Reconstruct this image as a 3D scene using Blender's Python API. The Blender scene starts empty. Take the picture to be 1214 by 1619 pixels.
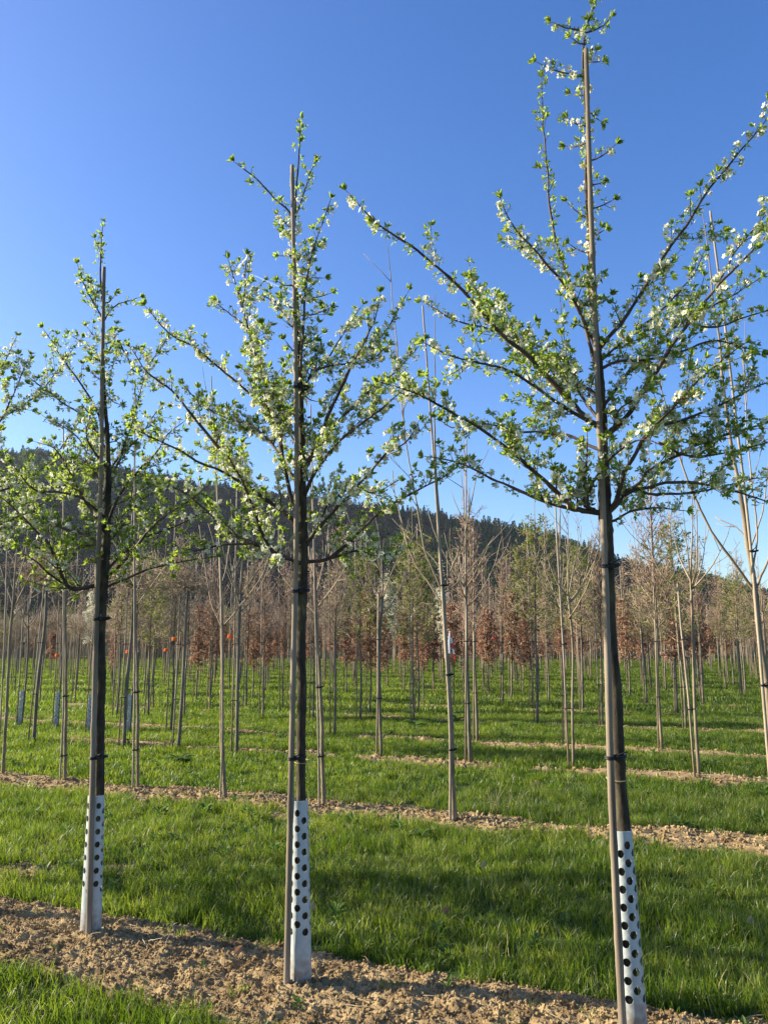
import bpy, math, random
import numpy as np
from mathutils import Vector
rng = np.random.default_rng(11)
random.seed(11)
S = bpy.context.scene
COL = S.collection
PI = math.pi
# ------------------------------------------------------------------ camera
F = 1260.0; TILT = math.atan(203/F); HC = 1.6
CT, ST = math.cos(TILT), math.sin(TILT)
def at(px, py, Y):
    """world point seen at photo pixel (1214x1619) at distance Y along +Y"""
    u = px-607; v = 810-py
    dy = F*CT - v*ST; dz = F*ST + v*CT
    s = Y/dy
    return np.array([u*s, Y, HC+dz*s])
def ground_at(px, py, z=0.0):
    u = px-607; v = 810-py
    dy = F*CT - v*ST; dz = F*ST + v*CT
    s = (z-HC)/dz
    return np.array([u*s, dy*s, z])
def to_px(p):
    x, y, z = p[0], p[1], p[2]-HC
    d = y*CT+z*ST; up = -y*ST+z*CT
    return 607+F*x/d, 810-F*up/d
# ------------------------------------------------------------------ noise
def _h(i, j, k, s):
    n = (i*374761393 + j*668265263 + k*2147483647 + s*974634777) & 0xffffffff
    n = ((n ^ (n >> 13))*1274126177) & 0xffffffff
    n = ((n ^ (n >> 16))*2246822519) & 0xffffffff
    return (n ^ (n >> 15))/4294967295.0
def vnoise(x, y, seed=0):
    x = np.asarray(x, float); y = np.asarray(y, float)
    i = np.floor(x).astype(np.int64); j = np.floor(y).astype(np.int64)
    fx = x-i; fy = y-j
    fx = fx*fx*(3-2*fx); fy = fy*fy*(3-2*fy)
    a = _h(i, j, 0, seed); b = _h(i+1, j, 0, seed); c = _h(i, j+1, 0, seed); d = _h(i+1, j+1, 0, seed)
    return (a+(b-a)*fx)*(1-fy)+(c+(d-c)*fx)*fy
def fbm(x, y, o=3, seed=0):
    t = 0; a = .5; w = 0
    for k in range(o):
        t = t + a*vnoise(x*2**k+17.3*k, y*2**k-9.1*k, seed+k); w += a; a *= .5
    return t/w
# ------------------------------------------------------------------ ground field
KS = .42
ROWS = [0.4, 3.86, 7.74, 11.15, 13.55, 17.15]+[20.6+3.45*i for i in range(34)]
HW = [.43, .43, .30, .26, .17, .19]+[.18]*34
def soil_mask(x, y):
    x = np.asarray(x, float); y = np.asarray(y, float)
    q = y+KS*x
    m = np.zeros_like(q)
    wob = (fbm(x*1.1+3, y*1.1, 3, 5)-.5)*.42 + (fbm(x*7, y*7, 2, 9)-.5)*.16
    for n, (r, w) in enumerate(zip(ROWS, HW)):
        if r > 70: break
        s = np.abs(q-r)
        k = 1-.0*s
        ww = w+wob*(0.6 if n < 2 else 1.5)
        if n > 2: ww = ww - .16*(fbm(x*.8, y*.8+r, 2, 31) > .5)
        m = np.maximum(m, np.clip((ww-s)/.07+.5, 0, 1))
    # small bare patches inside the grass
    p = fbm(x*1.7+40, y*1.7-11, 3, 77)
    m = np.maximum(m, np.clip((p-.80)/.03, 0, 1)*.9)
    return m
def ground_z(x, y, m=None):
    x = np.asarray(x, float); y = np.asarray(y, float)
    if m is None: m = soil_mask(x, y)
    q = y+KS*x
    z = (fbm(x*.9, y*.9, 2, 1)-.5)*.06
    s = np.min(np.abs(q[..., None]-np.array(ROWS[:6])), axis=-1)
    z = z + m*.035*np.clip(1-(s/.5)**2, 0, 1)
    r1 = fbm(x*9, y*9, 2, 21)-.5
    r2 = np.abs(fbm(x*24, y*24, 2, 22)-.5)*2
    r3 = fbm(x*60, y*60, 2, 23)-.5
    dist = np.hypot(x, y)
    fade = np.clip(14/np.maximum(dist, 1), 0, 1)
    z = z + m*(r1*.045 + (.35-r2)*.04 + r3*.022)*fade
    return z*np.clip(200/np.maximum(dist, 1), 0, 1)
def gz(x, y): return float(ground_z(np.array([x]), np.array([y]))[0])
# ------------------------------------------------------------------ mesh builder
class MB:
    def __init__(s): s.v = []; s.l = []; s.n = []; s.m = []; s.c = 0
    def add(s, verts, faces, mat=0):
        verts = np.asarray(verts, float).reshape(-1, 3)
        for f in faces:        # list of arrays (k, nverts)
            f = np.asarray(f, np.int64)
            s.l.append((f+s.c).ravel()); s.n.append(np.full(len(f), f.shape[1])); s.m.append(np.full(len(f), mat))
        s.v.append(verts); s.c += len(verts)
    def join(s, o, mat=None):
        s.v += o.v; s.l += [l+s.c for l in o.l]; s.n += o.n
        s.m += (o.m if mat is None else [np.full(len(a), mat) for a in o.m]); s.c += o.c
    def mesh(s, name, mats, smooth=False, origin=(0, 0, 0)):
        me = bpy.data.meshes.new(name)
        if s.c:
            v = np.concatenate(s.v)-np.array(origin); l = np.concatenate(s.l); n = np.concatenate(s.n); mm = np.concatenate(s.m)
            me.vertices.add(len(v)); me.vertices.foreach_set('co', v.ravel())
            me.loops.add(len(l)); me.loops.foreach_set('vertex_index', l.astype(np.int32))
            me.polygons.add(len(n))
            me.polygons.foreach_set('loop_start', (np.cumsum(n)-n).astype(np.int32))
            me.polygons.foreach_set('material_index', mm.astype(np.int32))
            me.polygons.foreach_set('use_smooth', np.full(len(n), bool(smooth)))
            me.update(calc_edges=True)
        for m in mats: me.materials.append(m)
        return me
def norm(a): return a/np.maximum(np.linalg.norm(a, axis=-1, keepdims=True), 1e-9)
def tube(mb, pts, rad, sides=6, mat=0, rough=0.0):
    P = np.asarray(pts, float); n = len(P); R = np.broadcast_to(np.asarray(rad, float), (n,))
    T = np.empty_like(P); T[1:-1] = P[2:]-P[:-2]; T[0] = P[1]-P[0]; T[-1] = P[-1]-P[-2]; T = norm(T)
    ref = np.array([0, 0, 1.]) if abs(T[0][2]) < .8 else np.array([1., 0, 0])
    U = norm(ref-T*(T@ref)[:, None]); W = np.cross(T, U)
    a = np.arange(sides)*2*PI/sides
    rr = R[:, None]*np.ones(sides)
    if rough: rr = rr*(1+rough*(rng.random(rr.shape)-.5))
    V = P[:, None]+rr[..., None]*(np.cos(a)[None, :, None]*U[:, None]+np.sin(a)[None, :, None]*W[:, None])
    i = np.arange(n-1)[:, None]*sides; j = np.arange(sides)[None]; j2 = (j+1) % sides
    q = np.stack([i+j, i+j2, i+sides+j2, i+sides+j], -1).reshape(-1, 4)
    mb.add(V.reshape(-1, 3), [q, (np.arange(sides)+(n-1)*sides)[None], np.arange(sides)[::-1][None]], mat)
def resample(P, step):
    P = np.asarray(P, float)
    if len(P) > 2:   # catmull-rom
        E = np.vstack([2*P[0]-P[1], P, 2*P[-1]-P[-2]]); out = []
        for k in range(1, len(E)-2):
            t = np.linspace(0, 1, 8, endpoint=False)[:, None]
            p0, p1, p2, p3 = E[k-1], E[k], E[k+1], E[k+2]
            out.append(.5*((2*p1)+(-p0+p2)*t+(2*p0-5*p1+4*p2-p3)*t*t+(-p0+3*p1-3*p2+p3)*t**3))
        P = np.vstack(out+[P[-1:]])
    d = np.concatenate([[0], np.cumsum(np.linalg.norm(np.diff(P, axis=0), axis=1))])
    n = max(2, int(d[-1]/step)+1); t = np.linspace(0, d[-1], n)
    return np.stack([np.interp(t, d, P[:, k]) for k in range(3)], 1), d[-1]
def scatter_tpl(mb, TV, TF, pos, d, nrm, sc, mat=0, wid=None):
    """instances of a small template baked into one mesh: d = y axis, nrm = z axis"""
    pos = np.asarray(pos); 
    if not len(pos): return
    d = norm(np.asarray(d)); x = norm(np.cross(d, nrm)); z = np.cross(x, d)
    sc = np.asarray(sc)[:, None, None]
    w = 1 if wid is None else np.asarray(wid)[:, None, None]
    V = pos[:, None]+sc*(w*TV[None, :, :1]*x[:, None]+TV[None, :, 1:2]*d[:, None]+TV[None, :, 2:]*z[:, None])
    off = (np.arange(len(pos))*len(TV))[:, None, None]
    mb.add(V.reshape(-1, 3), [(off+np.asarray(f)[None]).reshape(-1, len(f[0])) for f in TF], mat)
def rdir(n):
    v = rng.normal(size=(n, 3)); return norm(v)
# ------------------------------------------------------------------ object helpers
def tag(o, label=None, cat=None, group=None, kind=None):
    if label: o['label'] = label
    if cat: o['category'] = cat
    if group: o['group'] = group
    if kind: o['kind'] = kind
    return o
def empty(name, loc=(0, 0, 0)):
    o = bpy.data.objects.new(name, None); COL.objects.link(o); o.location = loc; o.empty_display_size = .1; return o
def link(name, me, parent=None, loc=(0, 0, 0)):
    o = bpy.data.objects.new(name, me); COL.objects.link(o); o.location = loc
    if parent: o.parent = parent
    return o
def part(name, mb, mats, root, smooth=False):
    org = np.array(root.location)
    return link(name, mb.mesh(name, mats, smooth, org), root)
# ------------------------------------------------------------------ materials
def new_mat(name):
    m = bpy.data.materials.new(name); m.use_nodes = True; nt = m.node_tree
    for n in list(nt.nodes): nt.nodes.remove(n)
    out = nt.nodes.new('ShaderNodeOutputMaterial')
    return m, nt, out
def N(nt, t, **k):
    n = nt.nodes.new(t)
    for a, b in k.items():
        if a.startswith('i_'): n.inputs[a[2:].replace('_', ' ')].default_value = b
        else: setattr(n, a, b)
    return n
def ramp(nt, fac, stops, interp='LINEAR'):
    r = nt.nodes.new('ShaderNodeValToRGB'); r.color_ramp.interpolation = interp
    e = r.color_ramp.elements
    while len(e) < len(stops): e.new(.5)
    for s, (p, c) in zip(e, stops): s.position = p; s.color = (*c, 1)
    nt.links.new(fac, r.inputs[0]); return r.outputs[0]
def noise(nt, scale, detail=3, coord='Object', sc=(1, 1, 1), rough=.6):
    tc = nt.nodes.new('ShaderNodeTexCoord'); mp = nt.nodes.new('ShaderNodeMapping'); mp.inputs['Scale'].default_value = sc
    if coord == 'World':
        g = nt.nodes.new('ShaderNodeNewGeometry'); nt.links.new(g.outputs['Position'], mp.inputs[0])
    else: nt.links.new(tc.outputs[coord], mp.inputs[0])
    n = nt.nodes.new('ShaderNodeTexNoise'); n.inputs['Scale'].default_value = scale; n.inputs['Detail'].default_value = detail; n.inputs['Roughness'].default_value = rough
    nt.links.new(mp.outputs[0], n.inputs[0]); return n.outputs[0]
def surf(name, stops, scale=8, sc=(1, 1, 1), rough=.85, bump=.0, bscale=40, coord='Object', spec=.3, detail=4, bdist=.01):
    m, nt, out = new_mat(name)
    b = N(nt, 'ShaderNodeBsdfPrincipled'); b.inputs['Roughness'].default_value = rough; b.inputs['Specular IOR Level'].default_value = spec
    c = ramp(nt, noise(nt, scale, detail, coord, sc), stops); nt.links.new(c, b.inputs['Base Color'])
    if bump:
        bn = N(nt, 'ShaderNodeBump'); bn.inputs['Strength'].default_value = bump; bn.inputs['Distance'].default_value = bdist
        nt.links.new(noise(nt, bscale, 4, coord, sc), bn.inputs['Height']); nt.links.new(bn.outputs[0], b.inputs['Normal'])
    nt.links.new(b.outputs[0], out.inputs[0]); return m
def leafmat(name, stops, tstops, trans=.5, rough=.5, scale=20, coord='Object', spec=.35, rnd=0.0):
    m, nt, out = new_mat(name)
    b = N(nt, 'ShaderNodeBsdfPrincipled'); b.inputs['Roughness'].default_value = rough; b.inputs['Specular IOR Level'].default_value = spec
    t = N(nt, 'ShaderNodeBsdfTranslucent'); mx = N(nt, 'ShaderNodeMixShader'); mx.inputs[0].default_value = trans
    f = noise(nt, scale, 3, coord, rough=.7)
    if rnd:
        oi = N(nt, 'ShaderNodeObjectInfo'); ma = N(nt, 'ShaderNodeMath', operation='MULTIPLY_ADD'); ma.inputs[1].default_value = rnd; 
        sb = N(nt, 'ShaderNodeMath', operation='SUBTRACT'); sb.inputs[1].default_value = .5
        nt.links.new(oi.outputs['Random'], sb.inputs[0]); nt.links.new(sb.outputs[0], ma.inputs[0]); nt.links.new(f, ma.inputs[2]); f = ma.outputs[0]
    nt.links.new(ramp(nt, f, stops), b.inputs['Base Color']); nt.links.new(ramp(nt, f, tstops), t.inputs[0])
    nt.links.new(b.outputs[0], mx.inputs[1]); nt.links.new(t.outputs[0], mx.inputs[2]); nt.links.new(mx.outputs[0], out.inputs[0]); return m
M = {}
M['bark'] = surf('plum_bark', [(.3, (.022, .017, .012)), (.5, (.05, .038, .024)), (.66, (.095, .08, .04)), (.8, (.19, .17, .085))], 26, (1, 1, .35), .9, .6, 60, bdist=.006)
M['branch'] = surf('branch_bark', [(.35, (.035, .024, .019)), (.6, (.10, .068, .05)), (.8, (.22, .17, .13))], 9, rough=.65, bump=.3, bscale=90, bdist=.002)
M['twig'] = surf('twig_bark', [(.3, (.05, .028, .024)), (.7, (.12, .075, .055))], 20, rough=.6)
M['stake'] = surf('weathered_stake_wood', [(.25, (.08, .06, .042)), (.5, (.21, .165, .115)), (.75, (.32, .265, .20))], 22, (1, 1, .07), .85, .5, 50, bdist=.003)
M['bamboo'] = surf('bamboo_cane', [(.25, (.16, .12, .085)), (.5, (.30, .235, .16)), (.75, (.40, .33, .24))], 9, (1, 1, .25), .7)
M['sapling'] = surf('sapling_bark', [(.3, (.10, .078, .048)), (.55, (.24, .19, .12)), (.75, (.34, .285, .19))], 8, (1, 1, .4), .85, .4, 60, bdist=.003)
M['sapling2'] = surf('grey_sapling_bark', [(.3, (.085, .07, .05)), (.6, (.20, .17, .125)), (.8, (.28, .24, .18))], 8, (1, 1, .4), .85)
M['twig_tan'] = surf('tan_twigs', [(.3, (.24, .17, .10)), (.7, (.42, .32, .20))], 6, rough=.7)
M['twig_pink'] = surf('reddish_twigs', [(.3, (.23, .145, .095)), (.7, (.40, .28, .19))], 6, rough=.7)
M['twig_pale'] = surf('pale_bare_twigs', [(.3, (.20, .15, .09)), (.7, (.36, .28, .18))], 6, rough=.6)
M['leaf'] = leafmat('plum_leaf', [(.3, (.07, .115, .016)), (.7, (.16, .22, .03))], [(.3, (.28, .42, .04)), (.7, (.56, .66, .10))], .55, .42, 14)
M['leafy'] = leafmat('spring_leaf', [(.3, (.07, .10, .018)), (.7, (.14, .17, .03))], [(.3, (.20, .26, .03)), (.7, (.36, .40, .05))], .4, .5, 3)
M['petal'] = leafmat('white_petal', [(.3, (.74, .72, .56)), (.7, (.80, .79, .68))], [(.3, (.72, .71, .52)), (.7, (.8, .79, .64))], .4, .6, 20)
M['stamen'] = surf('yellow_stamen', [(.3, (.5, .5, .08)), (.7, (.7, .62, .12))], 40)
M['copper'] = leafmat('dry_copper_leaf', [(.3, (.20, .10, .058)), (.7, (.42, .24, .14))], [(.3, (.30, .14, .07)), (.7, (.46, .26, .14))], .3, .6, 5)
M['grass'] = leafmat('grass_blade', [(.32, (.038, .070, .009)), (.52, (.075, .118, .016)), (.72, (.125, .155, .032))], [(.32, (.13, .22, .010)), (.55, (.25, .35, .022)), (.75, (.40, .45, .05))], .45, .40, 1.3, 'World', .32, .35)
M['strawb'] = leafmat('dry_grass_blade', [(.3, (.30, .24, .12)), (.7, (.5, .42, .25))], [(.3, (.3, .25, .12)), (.7, (.5, .4, .2))], .3, .6, 3, 'World')
M['weed'] = leafmat('weed_leaf', [(.3, (.055, .10, .016)), (.7, (.10, .145, .03))], [(.3, (.13, .25, .03)), (.7, (.2, .33, .06))], .35, .55, 8, spec=.2)
M['guard'] = leafmat('white_plastic', [(.3, (.38, .42, .42)), (.7, (.51, .55, .54))], [(.3, (.6, .7, .7)), (.7, (.75, .8, .8))], .07, .38, 6)
nt = M['guard'].node_tree; pb = [n_ for n_ in nt.nodes if n_.type == 'BSDF_PRINCIPLED'][0]; src = pb.inputs['Base Color'].links[0].from_socket
tc_ = nt.nodes.new('ShaderNodeTexCoord'); sx = nt.nodes.new('ShaderNodeSeparateXYZ'); nt.links.new(tc_.outputs['Object'], sx.inputs[0])
ma_ = N(nt, 'ShaderNodeMath', operation='MULTIPLY_ADD'); nt.links.new(sx.outputs[2], ma_.inputs[0]); ma_.inputs[1].default_value = -2.2; nt.links.new(noise(nt, 28, 5), ma_.inputs[2])
df_ = ramp(nt, ma_.outputs[0], [(.10, (0, 0, 0)), (.42, (.75, .75, .75))]); mg = N(nt, 'ShaderNodeMix', data_type='RGBA'); nt.links.new(df_, mg.inputs[0]); nt.links.new(src, mg.inputs[6]); mg.inputs[7].default_value = (.22, .16, .10, 1); nt.links.new(mg.outputs[2], pb.inputs['Base Color'])
M['tie'] = surf('black_rubber', [(.3, (.012, .012, .012)), (.7, (.03, .03, .03))], 10, rough=.5)
M['wire'] = surf('yellowed_cord', [(.3, (.35, .30, .10)), (.7, (.5, .42, .2))], 10, rough=.6)
M['orange'] = surf('orange_tape', [(.3, (.8, .12, .02)), (.7, (.9, .2, .03))], 10, rough=.5)
M['redtape'] = surf('red_tape', [(.3, (.6, .03, .02)), (.7, (.75, .05, .03))], 10, rough=.5)
M['whitetape'] = surf('white_tape', [(.3, (.75, .75, .75)), (.7, (.85, .85, .85))], 10, rough=.5)
M['soil'] = surf('dry_loam', [(.3, (.14, .09, .042)), (.5, (.32, .22, .105)), (.7, (.46, .335, .17))], 7, rough=.95, bump=.7, bscale=110, coord='World', spec=.15, bdist=.012, detail=6)
def ground_material():
    m, nt, out = new_mat('field_ground')
    b = N(nt, 'ShaderNodeBsdfPrincipled'); b.inputs['Roughness'].default_value = .95; b.inputs['Specular IOR Level'].default_value = .15
    s = ramp(nt, noise(nt, 7, 6, 'World'), [(.3, (.14, .09, .042)), (.5, (.32, .22, .105)), (.7, (.46, .335, .17))])
    g = ramp(nt, noise(nt, 5, 5, 'World'), [(.3, (.022, .045, .008)), (.6, (.05, .085, .016)), (.8, (.09, .085, .03))])
    at_ = N(nt, 'ShaderNodeAttribute', attribute_name='soil'); mx = N(nt, 'ShaderNodeMix', data_type='RGBA')
    nt.links.new(at_.outputs['Fac'], mx.inputs[0]); nt.links.new(g, mx.inputs[6]); nt.links.new(s, mx.inputs[7])
    nt.links.new(mx.outputs[2], b.inputs['Base Color'])
    bn = N(nt, 'ShaderNodeBump'); bn.inputs['Strength'].default_value = .7; bn.inputs['Distance'].default_value = .012
    nt.links.new(noise(nt, 110, 5, 'World'), bn.inputs['Height']); nt.links.new(bn.outputs[0], b.inputs['Normal'])
    nt.links.new(b.outputs[0], out.inputs[0]); return m
M['ground'] = ground_material()
# ------------------------------------------------------------------ ground sheet
def lines(segs):
    o = []
    for a, b, st in segs: o += list(np.arange(a, b, st))
    return o
def geo(a, step, r, lim):
    o = []; 
    while abs(a) < lim: a += step; step *= r; o.append(a)
    return o
gx = lines([(-3.4, 2.4, .016)]); gx = sorted(geo(-3.4, -.03, 1.07, 1350)+gx+geo(2.4, .03, 1.07, 1350))
gq = lines([(-1, 3.1, .12), (3.1, 4.7, .014), (4.7, 7.2, .05), (7.2, 8.3, .022), (8.3, 20, .08), (20, 45, .2)]); gq = sorted(geo(-1, -.3, 1.3, 600)+gq+geo(45, .5, 1.15, 1900))
X, Q = np.meshgrid(gx, gq, indexing='ij'); Y = Q-KS*X
MK = soil_mask(X, Y); Z = ground_z(X, Y, MK)
g = MB(); ni, nj = X.shape
ii = (np.arange(ni-1)[:, None]*nj+np.arange(nj-1)[None])
g.add(np.stack([X, Y, Z], -1).reshape(-1, 3), [np.stack([ii, ii+nj, ii+nj+1, ii+1], -1).reshape(-1, 4)])
gm = g.mesh('ground', [M['ground']], True)
a_ = gm.attributes.new('soil', 'FLOAT', 'POINT'); a_.data.foreach_set('value', MK.ravel().astype(np.float32))
tag(link('ground', gm), kind='structure')
# ------------------------------------------------------------------ geometry-nodes scatter for uncountable stuff
def gn_scatter(name, variants, pos, rot, scl, idx):
    me = bpy.data.meshes.new(name); n = len(pos)
    me.vertices.add(n); me.vertices.foreach_set('co', np.asarray(pos, np.float32).ravel())
    for nm, ty, arr, key in (('rot', 'FLOAT_VECTOR', rot, 'vector'), ('scl', 'FLOAT_VECTOR', scl, 'vector'), ('idx', 'INT', idx, 'value')):
        a = me.attributes.new(nm, ty, 'POINT'); a.data.foreach_set(key, np.asarray(arr, np.int32 if ty == 'INT' else np.float32).ravel())
    me.update(); o = link(name, me)
    c = bpy.data.collections.new(name+'_sources')
    for k, v in enumerate(variants):
        s = bpy.data.objects.new('%s_source_%02d' % (name, k), v); c.objects.link(s)
    nt = bpy.data.node_groups.new(name, 'GeometryNodeTree')
    nt.interface.new_socket('Geometry', in_out='INPUT', socket_type='NodeSocketGeometry'); nt.interface.new_socket('Geometry', in_out='OUTPUT', socket_type='NodeSocketGeometry')
    gi = nt.nodes.new('NodeGroupInput'); go = nt.nodes.new('NodeGroupOutput')
    iop = nt.nodes.new('GeometryNodeInstanceOnPoints'); ci = nt.nodes.new('GeometryNodeCollectionInfo')
    ci.inputs['Collection'].default_value = c; ci.inputs['Separate Children'].default_value = True; ci.inputs['Reset Children'].default_value = True
    def na(nm, ty):
        a = nt.nodes.new('GeometryNodeInputNamedAttribute'); a.data_type = ty; a.inputs['Name'].default_value = nm; return a.outputs['Attribute']
    er = nt.nodes.new('FunctionNodeEulerToRotation')
    L = nt.links.new
    L(gi.outputs[0], iop.inputs['Points']); L(ci.outputs[0], iop.inputs['Instance']); iop.inputs['Pick Instance'].default_value = True
    L(na('idx', 'INT'), iop.inputs['Instance Index']); L(na('rot', 'FLOAT_VECTOR'), er.inputs[0]); L(er.outputs[0], iop.inputs['Rotation'])
    L(na('scl', 'FLOAT_VECTOR'), iop.inputs['Scale']); L(iop.outputs[0], go.inputs[0])
    md = o.modifiers.new('scatter', 'NODES'); md.node_group = nt
    return o
# grass tufts
def tuft(nb, hmin, hmax, wid, spread, seed, straw=0.0, lean=.5):
    r = np.random.default_rng(seed); mb = MB()
    for k in range(nb):
        a = r.random()*2*PI; d = spread*math.sqrt(r.random()); p = np.array([math.cos(a)*d, math.sin(a)*d, -.01])
        h = hmin+(hmax-hmin)*r.random()**1.5; b = r.random()*2*PI; ln = (.15+lean*r.random())*h
        if r.random() < .15: ln *= 1.8; h *= .85
        w = wid*(.7+.6*r.random()); fa = r.random()*PI
        side = np.array([math.cos(fa), math.sin(fa), 0])
        out = np.array([math.cos(b), math.sin(b), 0])
        ts = np.array([0, .35, .7, 1.0]); ws = np.array([.8, 1, .7, 0.04])
        V = []
        for t, ww in zip(ts, ws):
            c = p+out*ln*t**2.2+np.array([0, 0, h*(t-.25*(ln/h)*t**3)])
            V += [c-side*w*ww/2, c+side*w*ww/2]
        mb.add(V, [np.array([[0, 1, 3, 2], [2, 3, 5, 4], [4, 5, 7, 6]])], 1 if r.random() < straw else 0)
    return mb.mesh('tuft', [M['grass'], M['strawb']], True)
near_t = [tuft(26, .045, .115, .0042, .055, 100+i, .03+.04*(i % 3)) for i in range(9)]
mid_t = [tuft(26, .05, .11, .0065, .09, 200+i, .03) for i in range(5)]
far_t = [tuft(30, .05, .11, .013, .20, 300+i, .02) for i in range(4)]
def sample_wedge(y0, y1, dens, marg=.6, slope=.56):
    n = int(dens*((y1-y0)*2*marg+slope*(y1**2-y0**2)))
    y = rng.random(n*2)*(y1-y0)+y0; x = (rng.random(n*2)*2-1)*(slope*y1+marg)
    k = np.abs(x) < slope*y+marg
    x, y = x[k], y[k]; n2 = int(dens*((y1-y0)*2*marg+slope*(y1**2-y0**2)))
    return x[:n2], y[:n2]
def grass_layer(name, tv, y0, y1, dens, s0, thr=.5):
    x, y = sample_wedge(y0, y1, dens)
    m = soil_mask(x, y)
    dn = fbm(x*.55, y*.55, 3, 61); cl = fbm(x*3.2, y*3.2, 2, 62)
    keep = (m+rng.normal(size=len(x))*.12 < thr) & (rng.random(len(x)) < .55+.9*dn)
    stray = (m >= thr) & (rng.random(len(x)) < .015)
    keep |= stray
    x, y, m, cl, st = x[keep], y[keep], m[keep], cl[keep], stray[keep]
    z = ground_z(x, y, m); n = len(x)
    sc = s0*(.45+1.1*cl)*(.75+.5*rng.random(n)); sc = np.where(st, sc*.5, sc)
    rot = np.stack([rng.normal(size=n)*.10, .12+rng.normal(size=n)*.10, rng.random(n)*2*PI], 1)
    scl = np.stack([s0*(.8+.4*rng.random(n))]*2+[sc], 1)
    return np.stack([x, y, z], 1), rot, scl, rng.integers(0, len(tv), n)
o = gn_scatter('grass', near_t, *grass_layer('g', near_t, 2.6, 8.8, 330, 1.0)); tag(o, 'lush short green grass between the front tree rows', 'grass', kind='stuff')
o = gn_scatter('grass', mid_t, *grass_layer('g', mid_t, 8.8, 18, 130, 1.0)); tag(o, 'green grass strips among the middle tree rows', 'grass', kind='stuff')
o = gn_scatter('grass', far_t, *grass_layer('g', far_t, 18, 70, 17, 1.15)); tag(o, 'distant green grass under the far tree rows', 'grass', kind='stuff')
# soil clods
def clod(seed):
    import bmesh
    bm = bmesh.new(); bmesh.ops.create_icosphere(bm, subdivisions=2, radius=1)
    r = random.Random(seed)
    pl = [(Vector((r.gauss(0, 1), r.gauss(0, 1), r.gauss(0, 1))).normalized(), .55+.35*r.random()) for _ in range(9)]
    for v in bm.verts:
        n = v.co.normalized(); d = 1.0
        for p, h in pl:
            t = n.dot(p)
            if t > 1e-3: d = min(d, h/t)
        v.co = n*d*(.74+.5*r.random()); v.co.z *= .75
    me = bpy.data.meshes.new('clod'); bm.to_mesh(me); bm.free(); me.materials.append(M['soil']); 
    return me
clods = [clod(i) for i in range(7)]
def clod_pts(y0, y1, dens, smin, smax):
    x, y = sample_wedge(y0, y1, dens); m = soil_mask(x, y); k = m > .35; x, y, m = x[k], y[k], m[k]
    n = len(x); s = smin+(smax-smin)*rng.random(n)**4
    return np.stack([x, y, ground_z(x, y, m)+s*.25], 1), rng.random((n, 3))*6, np.stack([s*(.8+.5*rng.random(n)), s*(.8+.4*rng.random(n)), s*(.7+.4*rng.random(n))], 1), rng.integers(0, 7, n)
a1 = clod_pts(2.8, 6.3, 9500, .0016, .0115); a2 = clod_pts(6.3, 9.5, 1400, .004, .022); a3 = clod_pts(9.5, 20, 420, .005, .022)
o = gn_scatter('soil_clods', clods, *[np.concatenate(z) for z in zip(a1, a2, a3)]); tag(o, 'crumbly dry brown clods of soil along the tree rows', 'soil', kind='stuff')
# litter: dry stems lying on the soil
def straw_mesh(s):
    mb = MB(); r = np.random.default_rng(s)
    P = np.cumsum(np.vstack([[0, 0, 0], np.stack([np.full(4, .018), r.normal(size=4)*.004, np.abs(r.normal(size=4))*.002], 1)]), 0)
    tube(mb, P, [.0012, .0013, .0012, .001, .0006], 4); return mb.mesh('dry_stem', [M['strawb']])
x, y = sample_wedge(2.8, 12, 40); m = soil_mask(x, y); k = m > .3; x, y, m = x[k], y[k], m[k]; n = len(x)
o = gn_scatter('plant_litter', [straw_mesh(i) for i in range(5)], np.stack([x, y, ground_z(x, y, m)+.008], 1), np.stack([np.zeros(n), rng.normal(size=n)*.2, rng.random(n)*6], 1), np.ones((n, 3))*(.6+1.2*rng.random((n, 1))), rng.integers(0, 5, n))
tag(o, 'scattered dry stems and straw lying on the soil', 'litter', kind='stuff')

# ------------------------------------------------------------------ templates
LT = np.array([[0, 0, 0], [-.26, .38, .10], [0, .40, 0], [.26, .38, .10], [-.17, .74, .06], [0, .74, -.03], [.17, .74, .06], [0, 1, -.12]])
LF = [np.array([[0, 2, 1], [0, 3, 2], [4, 5, 7], [5, 6, 7]]), np.array([[1, 2, 5, 4], [2, 3, 6, 5]])]
def flower_tpl():
    V = []; Fs = []
    for k in range(5):
        a = 2*PI*k/5; c, s = math.cos(a), math.sin(a); b = len(V)
        for (u, w, h) in ((.08, 0, 0), (.45, -.34, .12), (.85, -.30, .26), (1.0, 0, .28), (.85, .30, .26), (.45, .34, .12)):
            V.append((u*c-w*s, u*s+w*c, h))
        Fs.append([b, b+1, b+2, b+3, b+4, b+5])
    return np.array(V), [np.array(Fs)]
FV, FF = flower_tpl()
SV = np.array([(.26*math.cos(a), .26*math.sin(a), .14) for a in np.arange(6)*PI/3]+[(0, 0, .34)]); SF = [np.array([[i, (i+1) % 6, 6] for i in range(6)])]
OV = np.array([[0, -1, 0], [1, 0, 0], [0, 0, 1], [-1, 0, 0], [0, 0, -1], [0, 1.2, 0]], float)*.5
OF = [np.array([[0, 1, 2], [0, 2, 3], [0, 3, 4], [0, 4, 1], [5, 2, 1], [5, 3, 2], [5, 4, 3], [5, 1, 4]])]
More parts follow.
